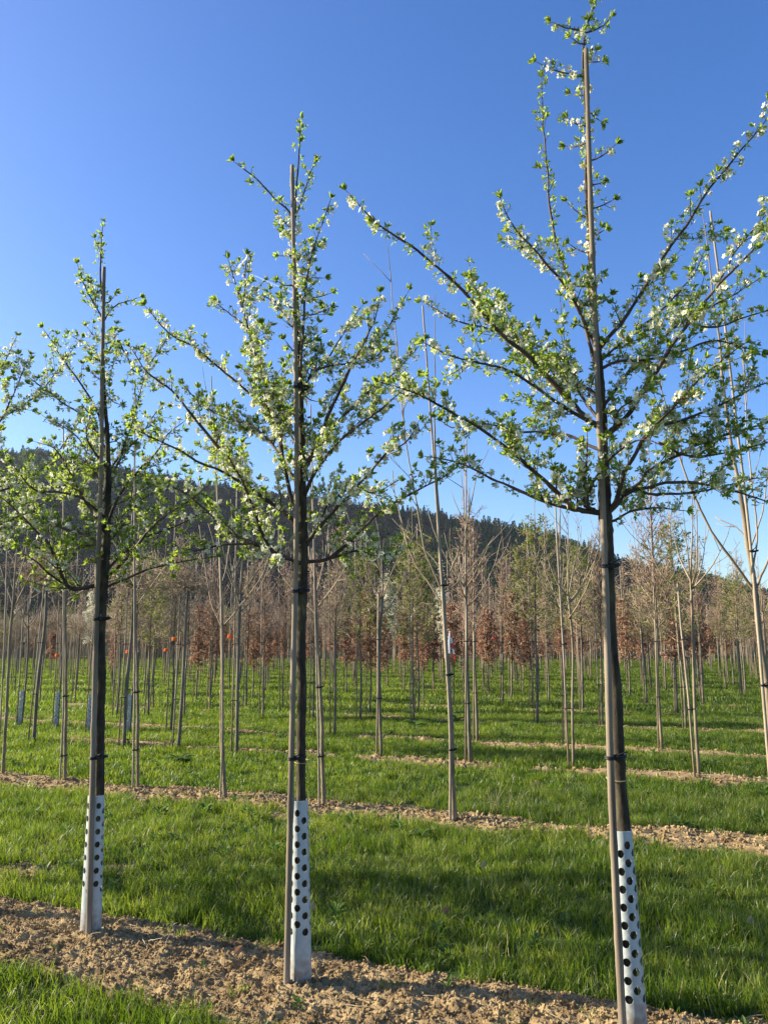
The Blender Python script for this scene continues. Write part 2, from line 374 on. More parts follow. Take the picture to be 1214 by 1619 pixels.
# ------------------------------------------------------------------ flowering plum trees
class Plum:
    def __init__(s, flower=.4, leafk=1.0):
        s.flower = flower; s.leafk = leafk; s.branches = []; s.cl = []   # clusters: pos, dir, size, nleaf, flower?
    def spur(s, mb, p, d, big=False, fl=None, thin=True):
        L = (.008+.022*random.random())
        q = p+d*L
        if thin: tube(mb, [p-d*.002, q], [.0016, .0014], 3, 1)
        s.cl.append((q, d, big, s.flower if fl is None else fl))
    def twig(s, mb, p, d, L, r0, fl, depth=0):
        n = max(3, int(L/.035)); pts = [p]; dd = d.copy()
        for k in range(n):
            dd = norm(dd+np.array([0, 0, .07])+rng.normal(size=3)*.13); pts.append(pts[-1]+dd*L/n)
        P = np.array(pts); rr = np.linspace(r0, .0011, len(P)); tube(mb, P, rr, 4, 1)
        stp = .0145
        m = int(L/stp)
        for k in range(1, m+1):
            t = k/m*(len(P)-1); i = min(int(t), len(P)-2); c = P[i]+(P[i+1]-P[i])*(t-i)
            dr = norm(norm(P[i+1]-P[i])*.5+rdir(1)[0]*.9+np.array([0, 0, .2]))
            if random.random() < .95: s.spur(mb, c, dr, fl=fl*(1-.75*(k/m)**2), thin=False)
        s.spur(mb, P[-1], norm(P[-1]-P[-2]), True, 0.05)
        if depth < 1 and L > .16:
            for _ in range(int(L/.09)):
                i = random.randrange(1, len(P)-1); bd = norm(norm(P[i+1]-P[i])*.7+rdir(1)[0]*.8+np.array([0, 0, .2]))
                s.twig(mb, P[i], bd, L*(.2+.3*random.random()), r0*.6, fl, depth+1)
    def branch(s, P, r0, r1=.002, tw=1.0, bare=.12, fl=None, tl=1.0):
        """primary limb with its own twigs; P world polyline from the trunk outwards"""
        fl = s.flower if fl is None else fl
        mb = MB(); P, L = resample(P, .03); n = len(P); r0 *= .82
        wig = np.cumsum(rng.normal(size=(n, 3))*.0016, 0); wig -= np.linspace(0, 1, n)[:, None]*wig[-1]
        P = P+wig
        t = np.linspace(0, 1, n); R = r0*(1-t)**.8+r1
        R = R*(1+.10*rng.normal(size=n)*(t > .03))
        tube(mb, P, R, 8, 0)
        k = 0; pos = bare*L
        while pos < L:
            u = pos/L; i = min(int(u*(n-1)), n-2); c = P[i]; T = norm(P[min(i+1, n-1)]-P[max(i-1, 0)])
            side = np.cross(T, rdir(1)[0]); side = norm(side)
            if random.random() < .33*tw and u < .93:
                Lt = tl*(.07+.22*random.random()**1.6)*(1.15-.75*u)*(1.0 if L > .5 else .6)
                dr = norm(T*.75+side*.85+np.array([0, 0, .28]))
                s.twig(mb, c, dr, Lt, max(.0022, R[i]*.4), fl)
            else:
                s.spur(mb, c+side*R[i]*.8, norm(side+T*.5+np.array([0, 0, .2])), fl=fl)
            pos += .013+.022*random.random()
        s.spur(mb, P[-1], norm(P[-1]-P[-2]), True, .0)
        s.spur(mb, P[-1], norm(P[-1]-P[-2]), True, .0)
        s.branches.append(mb)
        return P
    def leaves(s):
        lp, ld, ln, ls = [], [], [], []; fp, fd, fs, bp, bd, bs = [], [], [], [], [], []
        for q, d, big, fl in s.cl:
            patch = float(vnoise(q[0]*3+q[1]*2, q[2]*3, 90))
            fprob = fl*(.65+1.7*patch) if fl > .06 else 0
            n = random.randint(8, 12) if big else random.randint(4, 8)
            if random.random() > s.leafk: n = max(2, n-2)
            v = rdir(n); v = norm(v*.95+d*(1.1 if big else .55)+np.array([0, 0, .22]))
            lp.append(np.repeat(q[None], n, 0)+v*.002); ld.append(v); ln.append(rdir(n)+np.array([0, 0, .6])); ls.append((.030 if big else .0215)*(.55+.75*rng.random(n)))
            if random.random() < fprob:
                m = random.randint(1, 4)
                v = norm(rdir(m)+d*.5); p = q+v*.018
                isb = rng.random(m) < .3
                for a, b, c in zip(p, v, isb):
                    if c: bp.append(a); bd.append(b); bs.append(.009+.003*random.random())
                    else: fp.append(a); fd.append(b); fs.append(.012+.004*random.random())
        lf = MB(); scatter_tpl(lf, LT, LF, np.vstack(lp), np.vstack(ld), np.vstack(ln), np.concatenate(ls), wid=.66+.3*rng.random(sum(map(len, ls))))
        bl = MB()
        if fp:
            fp, fd, fs = np.array(fp), np.array(fd), np.array(fs); u = norm(np.cross(fd, rdir(len(fd))))
            scatter_tpl(bl, FV, FF, fp, u, fd, fs, 0); scatter_tpl(bl, SV, SF, fp, u, fd, fs, 1)
        if bp: scatter_tpl(bl, OV, OF, np.array(bp), np.array(bd), rdir(len(bd)), np.array(bs), 0)
        return lf, bl
def trunk_mesh(P, radii_pts, sides=14, bumps=True):
    """P px-free world points with radius at each"""
    mb = MB(); Pn, L = resample(P, .02); d0 = np.concatenate([[0], np.cumsum(np.linalg.norm(np.diff(np.asarray(P), axis=0), axis=1))])
    t = np.linspace(0, d0[-1], len(Pn)); R = np.interp(t, d0, radii_pts)
    if bumps:
        R = R*(1+.05*(fbm(t*9, t*0, 2, 3)-.5)*2)
        for c in rng.random(int(L/.13))*L: R = R+np.minimum(R*.16, .005)*np.exp(-((t-c)/.012)**2)
        Pn = Pn + np.stack([(fbm(t*2.5, t*0+k*7, 2, 40+k)-.5)*.02*np.clip(t/.3, 0, 1) for k in range(3)], 1)*np.array([1, 1, 0])
    tube(mb, Pn, R, sides, 0, .05); return mb, Pn
def pxl(pts, Y0, dy, off=None):
    """traced limb: photo pixels at the tree's own distance, running dy metres nearer or farther by its tip"""
    pts = [np.array(p, float) for p in pts]; d = np.concatenate([[0], np.cumsum([np.linalg.norm(b-a) for a, b in zip(pts, pts[1:])])]); d /= d[-1]
    return [at(p[0], p[1], Y0+dy*t) for p, t in zip(pts, d)]
def make_plum(base, trunk, radii, limbs, flower, label, extra=(), small=(), leafk=1.0, group='flowering plum trees in the front row', ring=None):
    root = empty('flowering_plum_tree', tuple(base)); tag(root, label, 'tree', group)
    radii = np.array(radii)*np.interp(np.arange(len(radii))/(len(radii)-1), [0, .16, .3, .5, 1], [.66, .68, .78, .86, 1]); tm, TP = trunk_mesh(trunk, radii); part('trunk', tm, [M['bark']], root, True)
    pl = Plum(flower, leafk)
    for pts, r0, tw, fl, tl in limbs: pl.branch(pts, r0, tw=tw, fl=fl, tl=tl)
    lb = MB(); zt = TP[-1][2]
    for i in range(len(TP)-2):          # short spurs straight on the thin leader
        if TP[i][2] > base[2]+2.9 and random.random() < .8:
            v = rdir(1)[0]; v[2] = abs(v[2])*.6; pl.spur(lb, TP[i]+v*.006, norm(v), fl=flower*1.2 if TP[i][2] < zt-.5 else .05, thin=False)
    for k in range(5): pl.spur(lb, TP[-1-2*k], norm(rdir(1)[0]*.5+np.array([0, 0, 1.])), True, .03, thin=False)
    for b in pl.branches: part('branch', b, [M['branch'], M['twig']], root, True)
    lf, bl = pl.leaves()
    part('foliage', lf, [M['leaf']], root); part('blossom', bl, [M['petal'], M['stamen']], root)
    if ring is not None:
        mb = MB(); c, r = ring; a = np.linspace(0, 2*PI, 25); tube(mb, np.stack([c[0]+np.cos(a)*r, c[1]+np.sin(a)*r, c[2]+.006*np.sin(a)], 1), .0022, 5); part('cord_loop', mb, [M['wire']], root)
    return root, TP
random.seed(5)
def off(p, x=0, y=0, z=0): return np.array(p)+np.array([x, y, z])
# stake and guard --------------------------------------------------
def stake(pts, r, label, ties=(), name='wooden_stake', mat='stake', group=None, tilt=None, base=None, trunkr=.04, sides=12, cat='stake', toff=.055):
    mb = MB(); base = pts[0] if base is None else base
    P, L = resample(pts, .05 if sides > 8 else .4); n = len(P); t = np.linspace(0, 1, n)
    R = np.interp(t, [0, 1], [r, r*.66])
    if sides > 8:
        R = R*(1+.03*rng.normal(size=n)); 
        for c in rng.random(8): R = R+.0025*np.exp(-((t-c)/.004)**2)
    tube(mb, P, R, sides, 0, .05)
    root = link(name, mb.mesh(name, [M[mat]], sides > 8, base), None, tuple(base)); tag(root, label, cat, group)
    for z, dx in ties:
        i = int(np.argmin(abs(P[:, 2]-z))); c = P[i]; b = MB(); a = np.linspace(0, 2*PI, 17)
        for w in (0, .007):
            tube(b, np.stack([c[0]+np.cos(a)*(R[i]+.004), c[1]+np.sin(a)*(R[i]+.004), c[2]+w+.002*np.sin(a)], 1), .0042, 6)
            e = c+np.array([toff, .02, .0])
            tube(b, np.stack([e[0]+np.cos(a)*(trunkr+.003), e[1]+np.sin(a)*(trunkr+.003), e[2]+w+.006*np.cos(a)], 1), .004, 6)
        tube(b, [c+np.array([R[i], -.005, .01]), c+np.array([R[i]+.05*dx, -.03, .03])], [.005, .003], 5)
        link('tie', b.mesh('tie', [M['tie']], True, base), root)
    return root
def guard(p0, p1, r0, r1, label, group, ncol=8, hp=.071, hd=.0155, solid=.15, top=.04):
    p0 = np.array(p0, float); p1 = np.array(p1, float); H = np.linalg.norm(p1-p0); ax = norm(p1-p0); x = norm(np.cross(np.array([0, 1., 0]), ax)); yv = np.cross(ax, x)
    mb = MB(); cw = 2*PI/ncol; nrow = int((H-solid-top-hp*.5)/hp); solid = H-top-hp*(nrow+.5); rm = (r0+r1)/2; w = cw*rm
    ph = rng.random()*6
    def P(a, h, k=0):   # a in radians of column units, h metres
        r = r0+(r1-r0)*h/H
        # slight overlap seam & ovality
        r = r*(1+.03*math.cos(2*(a+ph)))
        return p0+ax*h+r*(math.cos(a+ph)*x+math.sin(a+ph)*yv)
    V = []; Q4 = []
    def patch(c, h0, h1, na=4, nh=2):
        nh = max(1, round((h1-h0)/(hp/4)))
        for i in range(na):
            for j in range(nh):
                b = len(V)
                for (u, v) in ((i, j), (i+1, j), (i+1, j+1), (i, j+1)): V.append(P((c+u/na)*cw, h0+(h1-h0)*v/nh))
                Q4.append([b, b+1, b+2, b+3])
    for c in range(ncol):
        o = solid+(hp/2 if c % 2 else 0)
        patch(c, 0, o, 4, 3)
        for k in range(nrow):
            h0 = o+k*hp
            # square boundary 16 pts / circle 16 pts
            sq = []
            for e in range(4):
                for i in range(4):
                    u, v = [(i/4, 0), (1, i/4), (1-i/4, 1), (0, 1-i/4)][e]; sq.append((u, v))
            for i in range(16):
                j = (i+1) % 16; b = len(V)
                def circ(uv):
                    du, dv = (uv[0]-.5)*w, (uv[1]-.5)*hp; an = math.atan2(dv, du); return (.5+hd*math.cos(an)/w, .5+hd*math.sin(an)/hp)
                for uv in (sq[i], sq[j], circ(sq[j]), circ(sq[i])): V.append(P((c+uv[0])*cw, h0+uv[1]*hp))
                Q4.append([b, b+1, b+2, b+3])
        patch(c, o+nrow*hp, H, 4, 2)
    mb.add(V, [np.array(Q4)])
    me = mb.mesh('tree_guard', [M['guard']], True, tuple(p0))
    o = link('tree_guard', me, None, tuple(p0)); tag(o, label, 'tree guard', group)
    wd = o.modifiers.new('weld', 'WELD'); wd.merge_threshold = .0002
    so = o.modifiers.new('thickness', 'SOLIDIFY'); so.thickness = .0022
    es = o.modifiers.new('crisp_edges', 'EDGE_SPLIT'); es.split_angle = math.radians(45)
    return o
# ------------------------------------------------------------------ tree three (nearest, right)
def base_of(px, py):
    p = ground_at(px, py); p[2] = gz(p[0], p[1]); return p
def TR(pts, Y0, rad): return [at(x, y, Y0) for x, y in pts], rad
b3 = base_of(998, 1650); Y3 = b3[1]
t3 = [b3]+[at(x, y, Y3) for x, y in ((988, 1400), (976, 1200), (968, 1000), (961, 850), (957, 805), (956, 740), (953, 700), (950, 640), (946, 580), (940, 500), (935, 420), (930, 330), (926, 230), (922, 130), (924, 55), (932, 25), (941, -2))]
r3 = [.047, .043, .040, .0375, .036, .037, .031, .028, .019, .017, .0145, .012, .010, .008, .006, .005, .004, .002]
B3 = []
def l3(pts, dy, r0, tw=1, fl=.5, tl=1.0): B3.append((pxl(pts, Y3, dy), r0, tw, fl, tl))
l3([(950, 812), (907, 802), (867, 765), (822, 725), (772, 685), (722, 655), (682, 632), (647, 618), (605, 606)], -.35, .0125, 1.1, .5)
l3([(950, 812), (905, 803), (857, 790), (807, 767), (762, 747), (722, 730), (672, 722)], .35, .010, 1, .35)
l3([(950, 812), (928, 801), (934, 770), (949, 745), (965, 725), (1002, 700), (1023, 697), (1045, 705)], -.4, .008, .9, .5)
l3([(940, 806), (921, 797), (925, 735), (928, 690)], -.25, .006, .8, .6)
l3([(958, 815), (972, 795), (978, 776), (986, 748), (1000, 725), (1015, 698), (1037, 670), (1065, 640), (1100, 605), (1140, 570), (1175, 545)], -.45, .011, 1.2, .6)
l3([(958, 815), (975, 800), (986, 782), (1006, 772), (1021, 752), (1035, 740), (1066, 723), (1093, 708), (1140, 690), (1200, 672), (1240, 660)], .25, .011, 1, .4)
l3([(986, 784), (1006, 776), (1025, 774), (1048, 768), (1076, 766), (1110, 769), (1150, 778), (1230, 800)], -.15, .008, 1, .3)
l3([(958, 825), (971, 824), (982, 818), (998, 811), (1019, 807), (1046, 805), (1082, 808)], .3, .006, .9, .25)
l3([(1015, 778), (1041, 782), (1100, 778), (1160, 765), (1225, 752)], .4, .006, 1, .35)
l3([(1025, 680), (1087, 660), (1137, 640), (1177, 620), (1225, 600)], .1, .007, 1.1, .5)
l3([(948, 676), (925, 660), (905, 640), (870, 600), (830, 560), (790, 525), (755, 485), (725, 450), (690, 420), (655, 390), (620, 368), (595, 350), (570, 325), (550, 305)], -.3, .0125, .85, .4)
l3([(948, 678), (905, 651), (880, 634), (850, 614), (815, 590), (775, 578), (735, 570), (700, 560), (675, 545)], -.5, .009, 1, .4)
l3([(948, 630), (937, 620), (902, 600), (847, 565), (807, 540), (770, 520), (720, 508), (690, 490), (668, 478)], .25, .008, 1.1, .5)
l3([(952, 712), (928, 702), (908, 692), (887, 686), (866, 685), (850, 683), (820, 684), (770, 672), (720, 676), (700, 668)], .4, .007, 1, .3)
l3([(952, 668), (926, 640), (905, 600), (891, 585), (860, 568), (825, 550), (800, 520), (765, 470)], .5, .008, .9, .4)
l3([(953, 698), (965, 684), (982, 669), (1006, 636), (1025, 603), (1041, 581), (1060, 547), (1087, 510), (1132, 455), (1172, 415), (1222, 362)], -.3, .0135, .9, .55)
l3([(951, 650), (957, 638), (973, 614), (990, 591), (1010, 570), (1029, 550), (1060, 520), (1100, 495), (1150, 470), (1200, 440)], .35, .008, 1.05, .5)
l3([(962, 690), (973, 671), (977, 649), (994, 636), (1020, 620)], -.2, .005, .8, .6)
l3([(946, 585), (965, 575), (982, 571), (1015, 569), (1046, 565), (1083, 555), (1130, 540), (1200, 556)], -.1, .006, 1.1, .5)
l3([(944, 575), (977, 550), (1007, 525), (1042, 495), (1072, 465), (1100, 430), (1112, 400)], .3, .006, 1.05, .5)
l3([(942, 560), (960, 535), (987, 505), (1022, 450), (1047, 405), (1077, 365), (1105, 322), (1134, 285), (1157, 256), (1179, 230), (1197, 207), (1216, 182)], -.2, .009, .75, .6)
l3([(944, 590), (925, 520), (912, 480), (901, 450), (882, 389), (871, 333), (868, 278), (862, 230), (857, 170), (855, 125)], .15, .0085, .30, .05, .5)
l3([(941, 550), (915, 490), (893, 450), (871, 426), (842, 393), (820, 370), (801, 344), (792, 318)], -.2, .008, 1.15, .55)
l3([(1087, 512), (1130, 520), (1170, 505), (1220, 490)], -.1, .005, 1.1, .5)
l3([(1130, 458), (1160, 400), (1185, 370), (1210, 340)], .1, .004, .9, .5)
l3([(1040, 700), (1090, 720), (1150, 715), (1215, 700)], .2, .005, 1.1, .4)
for (a, b_, fl_) in (((922, 122), (853, 101), .7), ((925, 50), (873, 36), .3), ((925, 52), (964, 30), .3), ((927, 150), (905, 150), .3), ((928, 200), (900, 190), .8), ((929, 225), (898, 232), .9), ((931, 255), (968, 233), .5), ((931, 330), (966, 318), .1), ((932, 290), (952, 288), .5), ((934, 345), (900, 325), .5), ((936, 400), (902, 388), .4), ((936, 372), (952, 366), .2), ((939, 450), (905, 452), .5), ((926, 95), (948, 98), .3), ((930, 175), (946, 190), .1), ((941, 480), (962, 470), .4), ((944, 520), (915, 515), .5), ((925, 70), (905, 62), .5)):
    l3([a, ((a[0]+b_[0])/2, (a[1]+b_[1])/2+3), b_], random.uniform(-.08, .08), .003, .5, fl_, .5)
make_plum(b3, t3, r3, B3, .4, 'tallest flowering plum tree with pale guard, nearest, its leader beyond the frame top', ring=(at(975, 1231, Y3), .043))
stake([at(985, 1648, Y3-.055)*np.array([1, 1, 0])+np.array([0, 0, gz(b3[0], b3[1])-.05])]+[at(x, y, Y3-.055) for x, y in ((966, 1250), (959, 1000), (951, 760), (944, 600), (937, 430), (931, 250), (926, 78))], .0165, 'tall peeled wooden stake tied to the nearest, rightmost flowering tree', ties=((at(0, 905, Y3)[2], 1), (at(0, 1195, Y3)[2], 1)), trunkr=.030, toff=.038)
g3a = off(b3, 0, 0, -.03); g3a = at(1004, 1650, Y3); g3a[2] = b3[2]-.03; guard(g3a, at(983, 1312, Y3), .051, .0385, 'white perforated trunk guard on the rightmost flowering tree', 'perforated plastic guards of the front row', solid=.05, hp=.069, hd=.0162, top=.02, ncol=8)
# ------------------------------------------------------------------ tree two (middle)
random.seed(6)
b2 = base_of(476, 1560); Y2 = b2[1]
t2 = [b2]+[at(x, y, Y2) for x, y in ((476, 1400), (474, 1265), (476, 1100), (479, 1000), (480, 900), (480, 860), (479, 800), (478, 745), (477, 700), (475, 640), (474, 560), (472, 500), (468, 430), (466, 370), (466, 310), (471, 260), (475, 215), (474, 188))]
r2 = [.042, .037, .034, .033, .033, .033, .032, .029, .027, .018, .016, .014, .012, .009, .007, .0055, .004, .003, .0018]
B2 = []
def l2(pts, dy, r0, tw=1, fl=.55, tl=1.0): B2.append((pxl(pts, Y2, dy), r0, tw, fl, tl))
l2([(478, 850), (457, 817), (425, 795), (395, 772), (350, 710), (300, 650), (270, 615), (235, 590), (208, 552)], -.35, .013, 1.15, .6)
l2([(395, 772), (345, 742), (310, 728), (280, 710), (250, 698), (215, 680)], -.6, .008, 1.2, .6)
l2([(476, 800), (462, 790), (448, 722), (444, 698), (438, 665), (431, 645), (422, 618), (405, 570), (390, 515), (384, 485), (387, 460), (390, 408)], -.2, .011, 1.2, .7)
l2([(385, 495), (378, 465), (372, 445), (362, 414)], -.1, .004, .8, .3)
l2([(395, 530), (375, 505), (345, 482)], .1, .004, 1, .4)
l2([(440, 690), (424, 650), (400, 628), (370, 600), (345, 580), (310, 552), (280, 535), (255, 515), (232, 487)], -.45, .007, 1.25, .6)
l2([(480, 892), (465, 888), (440, 880), (425, 868), (410, 835), (400, 800), (385, 765), (365, 730), (345, 690)], -.5, .011, 1.2, .6)
l2([(470, 890), (445, 877), (400, 858), (360, 840), (320, 800), (285, 775), (240, 760)], .3, .010, 1.2, .5)
l2([(400, 858), (350, 862), (310, 870), (265, 862)], .1, .006, 1.1, .4)
l2([(478, 780), (455, 740), (430, 700), (400, 672), (360, 660), (320, 640), (290, 610)], .4, .009, 1.2, .65)
l2([(477, 745), (490, 722), (508, 686), (520, 656), (528, 637), (540, 614), (551, 589), (561, 569), (574, 543), (590, 510), (600, 470)], -.3, .012, 1.1, .6)
l2([(479, 750), (503, 707), (517, 686), (536, 665), (555, 645), (580, 620), (620, 592), (645, 565), (668, 540)], .35, .010, 1.2, .6)
l2([(480, 790), (495, 750), (525, 709), (560, 680), (600, 650), (640, 615), (655, 600)], -.5, .010, 1.3, .65)
l2([(475, 640), (479, 615), (487, 599), (502, 582), (523, 558), (540, 530), (558, 505), (570, 487)], .2, .007, 1.1, .65)
l2([(487, 599), (499, 587), (520, 579), (545, 576), (580, 570), (610, 550)], -.2, .006, 1.2, .6)
l2([(560, 570), (590, 545), (620, 510), (642, 467)], -.2, .005, 1.0, .6)
l2([(480, 860), (510, 828), (545, 790), (580, 750), (605, 720), (640, 700), (660, 670)], -.5, .010, 1.25, .6)
l2([(481, 892), (490, 889), (522, 883), (560, 852), (607, 807), (662, 775), (700, 755), (725, 735)], .2, .010, .9, .4)
l2([(522, 883), (560, 872), (600, 880), (640, 868)], .5, .006, .9, .3)
l2([(480, 870), (500, 840), (520, 800), (560, 770), (590, 780), (630, 760)], .55, .009, 1.2, .6)
l2([(478, 720), (460, 690), (445, 660), (425, 640), (410, 600), (395, 590)], .3, .006, 1.2, .8)
l2([(474, 600), (478, 560), (482, 500), (484, 450), (492, 406), (502, 372), (513, 343), (522, 318)], -.15, .007, .75, .5, .7)
l2([(472, 520), (450, 500), (420, 470), (400, 478)], .2, .004, 1.1, .6)
l2([(467, 345), (480, 308), (489, 278), (498, 258)], .1, .004, .4, .05, .4)
l2([(465, 352), (457, 334), (437, 317), (415, 294), (400, 280), (374, 259)], -.15, .0045, .35, .05, .4)
for (a, b_, fl_) in (((468, 365), (440, 340), .5), ((467, 380), (448, 368), .5), ((468, 400), (445, 405), .9), ((469, 430), (510, 440), .7), ((470, 450), (442, 447), .4), ((471, 470), (520, 465), .8), ((472, 490), (450, 478), .8), ((473, 500), (520, 488), .7), ((473, 520), (450, 508), .8), ((474, 545), (505, 530), .8), ((474, 560), (452, 540), .6), ((475, 590), (450, 575), .5), ((476, 620), (500, 635), .7), ((477, 660), (455, 650), .6), ((477, 690), (502, 665), .6), ((475, 605), (498, 560), .6), ((468, 412), (490, 395), .8), ((478, 735), (455, 715), .6)):
    l2([a, ((a[0]+b_[0])/2, (a[1]+b_[1])/2+4), b_], random.uniform(-.12, .12), .0032, .9, fl_, .7)
make_plum(b2, t2, r2, B2, .5, 'flowering plum tree with densest white blossom, middle one of the front row', ring=(at(477, 1204, Y2), .036))
stake([at(453, 1572, Y2-.05)*np.array([1, 1, 0])+np.array([0, 0, gz(b2[0], b2[1])-.05])]+[at(x, y, Y2-.05) for x, y in ((459, 1300), (464, 1050), (468, 880), (469, 700), (467, 520), (464, 380), (462, 262))], .0155, 'tall peeled wooden stake tied to the middle, most blossoming tree', ties=((at(0, 943, Y2)[2], 1), (at(0, 1190, Y2)[2], .6), (at(0, 620, Y2)[2], .1)), trunkr=.027, toff=.036)
guard(off(b2, 0, 0, -.03), at(474.5, 1265, Y2), .050, .038, 'white perforated trunk guard on the middle flowering tree', 'perforated plastic guards of the front row', solid=.17, hd=.0165, hp=.071, top=.02, ncol=7)
# ------------------------------------------------------------------ tree one (left)
random.seed(7)
b1 = base_of(149, 1488); Y1 = b1[1]
t1 = [b1]+[at(x, y, Y1) for x, y in ((152, 1350), (155, 1250), (158, 1100), (162, 980), (166, 900), (170, 850), (171, 800), (171, 750), (170, 700), (167, 640), (165, 580), (164, 520), (163, 470), (160, 430), (159, 395), (162, 355))]
r1_ = [.045, .041, .040, .039, .038, .036, .030, .026, .020, .015, .012, .010, .008, .006, .005, .0035, .0018]
B1 = []
def l1(pts, dy, r0, tw=1, fl=.3, tl=1.0): B1.append((pxl(pts, Y1, dy), r0, tw, fl, tl))
l1([(164, 505), (155, 485), (145, 470), (130, 438), (124, 422)], -.1, .004, .9, .3, .7)
l1([(164, 510), (175, 492), (190, 480), (217, 472)], .1, .004, .6, .2, .6)
l1([(164, 580), (145, 550), (128, 540), (112, 530)], .15, .004, .9, .4, .7)
l1([(168, 690), (160, 665), (152, 645), (130, 610), (105, 575), (85, 545), (72, 525)], -.25, .007, .8, .25, .8)
l1([(169, 715), (152, 685), (125, 655), (100, 640), (80, 620), (50, 600), (18, 580)], .3, .007, .9, .35, .8)
l1([(169, 560), (185, 540), (200, 565), (215, 590), (240, 570), (262, 540)], -.3, .005, 1, .3, .8)
l1([(166, 925), (142, 928), (112, 930), (95, 900), (79, 861), (49, 828), (20, 800), (-8, 780)], -.3, .013, 1.1, .3)
l1([(110, 930), (90, 915), (60, 890), (30, 870)], -.3, .007, 1.1, .25)
l1([(170, 850), (152, 818), (132, 788), (109, 745), (89, 712), (60, 700)], -.35, .009, 1.1, .35)
l1([(170, 880), (140, 850), (100, 835), (60, 815), (15, 770), (-10, 750)], .3, .009, 1.1, .3)
l1([(168, 820), (130, 790), (95, 780), (55, 775), (20, 735)], -.5, .008, 1.15, .35)
l1([(171, 800), (180, 755), (191, 729), (198, 703), (214, 657), (222, 620), (232, 590)], .25, .009, .9, .3, .8)
l1([(171, 830), (185, 792), (214, 752), (250, 712), (266, 688), (290, 668)], -.3, .009, 1.0, .35)
l1([(167, 915), (185, 898), (204, 880), (235, 840), (262, 815), (300, 792), (325, 770)], -.45, .010, 1.1, .3)
l1([(168, 905), (200, 870), (225, 852), (285, 830), (320, 812), (355, 800)], .4, .009, 1.1, .3)
l1([(167, 930), (200, 915), (235, 900), (280, 890), (340, 880)], -.2, .007, .9, .2)
l1([(169, 780), (150, 750), (130, 700), (110, 680), (85, 665)], .35, .007, 1.1, .35)
l1([(171, 760), (190, 720), (220, 690), (245, 655), (262, 645)], .4, .007, 1, .35)
l1([(170, 870), (150, 860), (125, 865), (80, 875), (50, 860)], .4, .007, 1.1, .25)
l1([(170, 860), (195, 830), (215, 800), (240, 780), (270, 760)], .15, .007, 1.1, .3)
l1([(169, 740), (150, 715), (138, 690), (142, 660), (130, 640)], -.3, .006, 1, .35)
for (a, b_, fl_) in (((164, 540), (140, 520), .4), ((165, 600), (145, 590), .8), ((164, 545), (185, 530), .3), ((166, 620), (190, 640), .2), ((167, 650), (145, 640), .3), ((168, 700), (195, 690), .3), ((169, 730), (150, 742), .3), ((163, 480), (180, 470), .2), ((164, 570), (148, 565), .6), ((170, 790), (150, 785), .2), ((170, 830), (195, 815), .2), ((169, 880), (145, 890), .2), ((171, 770), (195, 765), .2), ((161, 410), (156, 390), .1), ((163, 455), (150, 462), .3)):
    l1([a, ((a[0]+b_[0])/2, (a[1]+b_[1])/2+4), b_], random.uniform(-.12, .12), .0032, .9, fl_, .8)
make_plum(b1, t1, r1_, B1, .3, 'flowering plum tree with more leaf than blossom, left of the middle tree')
stake([at(140, 1502, Y1-.075)*np.array([1, 1, 0])+np.array([0, 0, gz(b1[0], b1[1])-.05])]+[at(x, y, Y1-.06) for x, y in ((145, 1300), (150, 1100), (155, 900), (160, 750), (162, 600), (165, 423))], .0165, 'thick weathered wooden stake tied to the left flowering tree', ties=((at(0, 978, Y1)[2], .6), (at(0, 1190, Y1)[2], .8)), trunkr=.029, toff=.038)
guard(off(b1, -.02, 0, -.03), at(153, 1257, Y1), .055, .043, 'white perforated trunk guard on the left flowering tree', 'perforated plastic guards of the front row', solid=.17, hp=.067, hd=.0158, top=.02)
# ------------------------------------------------------------------ tree zero and row mates farther left (crowns reach the frame, shade the grass)
def generic_plum(base, label, seed, nl, group='flowering plum trees in the front row'):
    random.seed(seed); b = np.array(base); H = 4.0; L = []
    tr = [b]+[b+np.array([.015*math.sin(z*2+seed), .015*math.cos(z*3), z]) for z in (1, 1.8, 2.1, 2.5, 3.0, 3.5, 4.1)]
    rad = [.044, .038, .036, .033, .020, .014, .009, .002]
    for k in range(nl):
        z = 1.9+1.5*(k/nl)**1.1; a = k*2.4+seed; up = .55+.5*k/nl; ln = (1.25-.75*k/nl)*random.uniform(.8, 1.1)
        d = np.array([math.cos(a), math.sin(a), 0]); s_ = b+np.array([0, 0, z])
        L.append(([s_, s_+(d*.3+[0, 0, .12*up])*ln, s_+(d*.65+[0, 0, .45*up])*ln, s_+(d*.95+[0, 0, 1.05*up])*ln], .011*(1-.5*k/nl), 1.0, .45, 1.0))
    return make_plum(b, tr, rad, L, .4, label, group=group)
def rowp(x, q=3.86): return np.array([x, q-KS*x, gz(x, q-KS*x)])
p0 = rowp(-2.78); generic_plum(p0, 'flowering plum tree cut off by the left frame edge, only branch tips showing', 3, 17)
stake([p0+[-.06, -.04, -.1], p0+[-.02, -.03, 3.9]], .017, 'wooden stake of the flowering tree beyond the left frame edge', sides=10)
r_, _ = generic_plum(rowp(-5.3), 'flowering plum tree farther along the front row, beyond the left frame edge', 4, 15)
def copy_thing(root, loc, rotz=0.0, scale=1.0, tilt=(0, 0)):
    c = root.copy(); COL.objects.link(c); c.location = loc; c.rotation_euler = (tilt[0], tilt[1], rotz); c.scale = (scale,)*3
    for ch in root.children:
        d = ch.copy(); COL.objects.link(d); d.parent = c
        for g2 in ch.children:
            e = g2.copy(); COL.objects.link(e); e.parent = d
    return c
c_ = copy_thing(r_, tuple(rowp(-6.6)), 1.3); c_['label'] = 'flowering plum tree at the far left end of the front row'

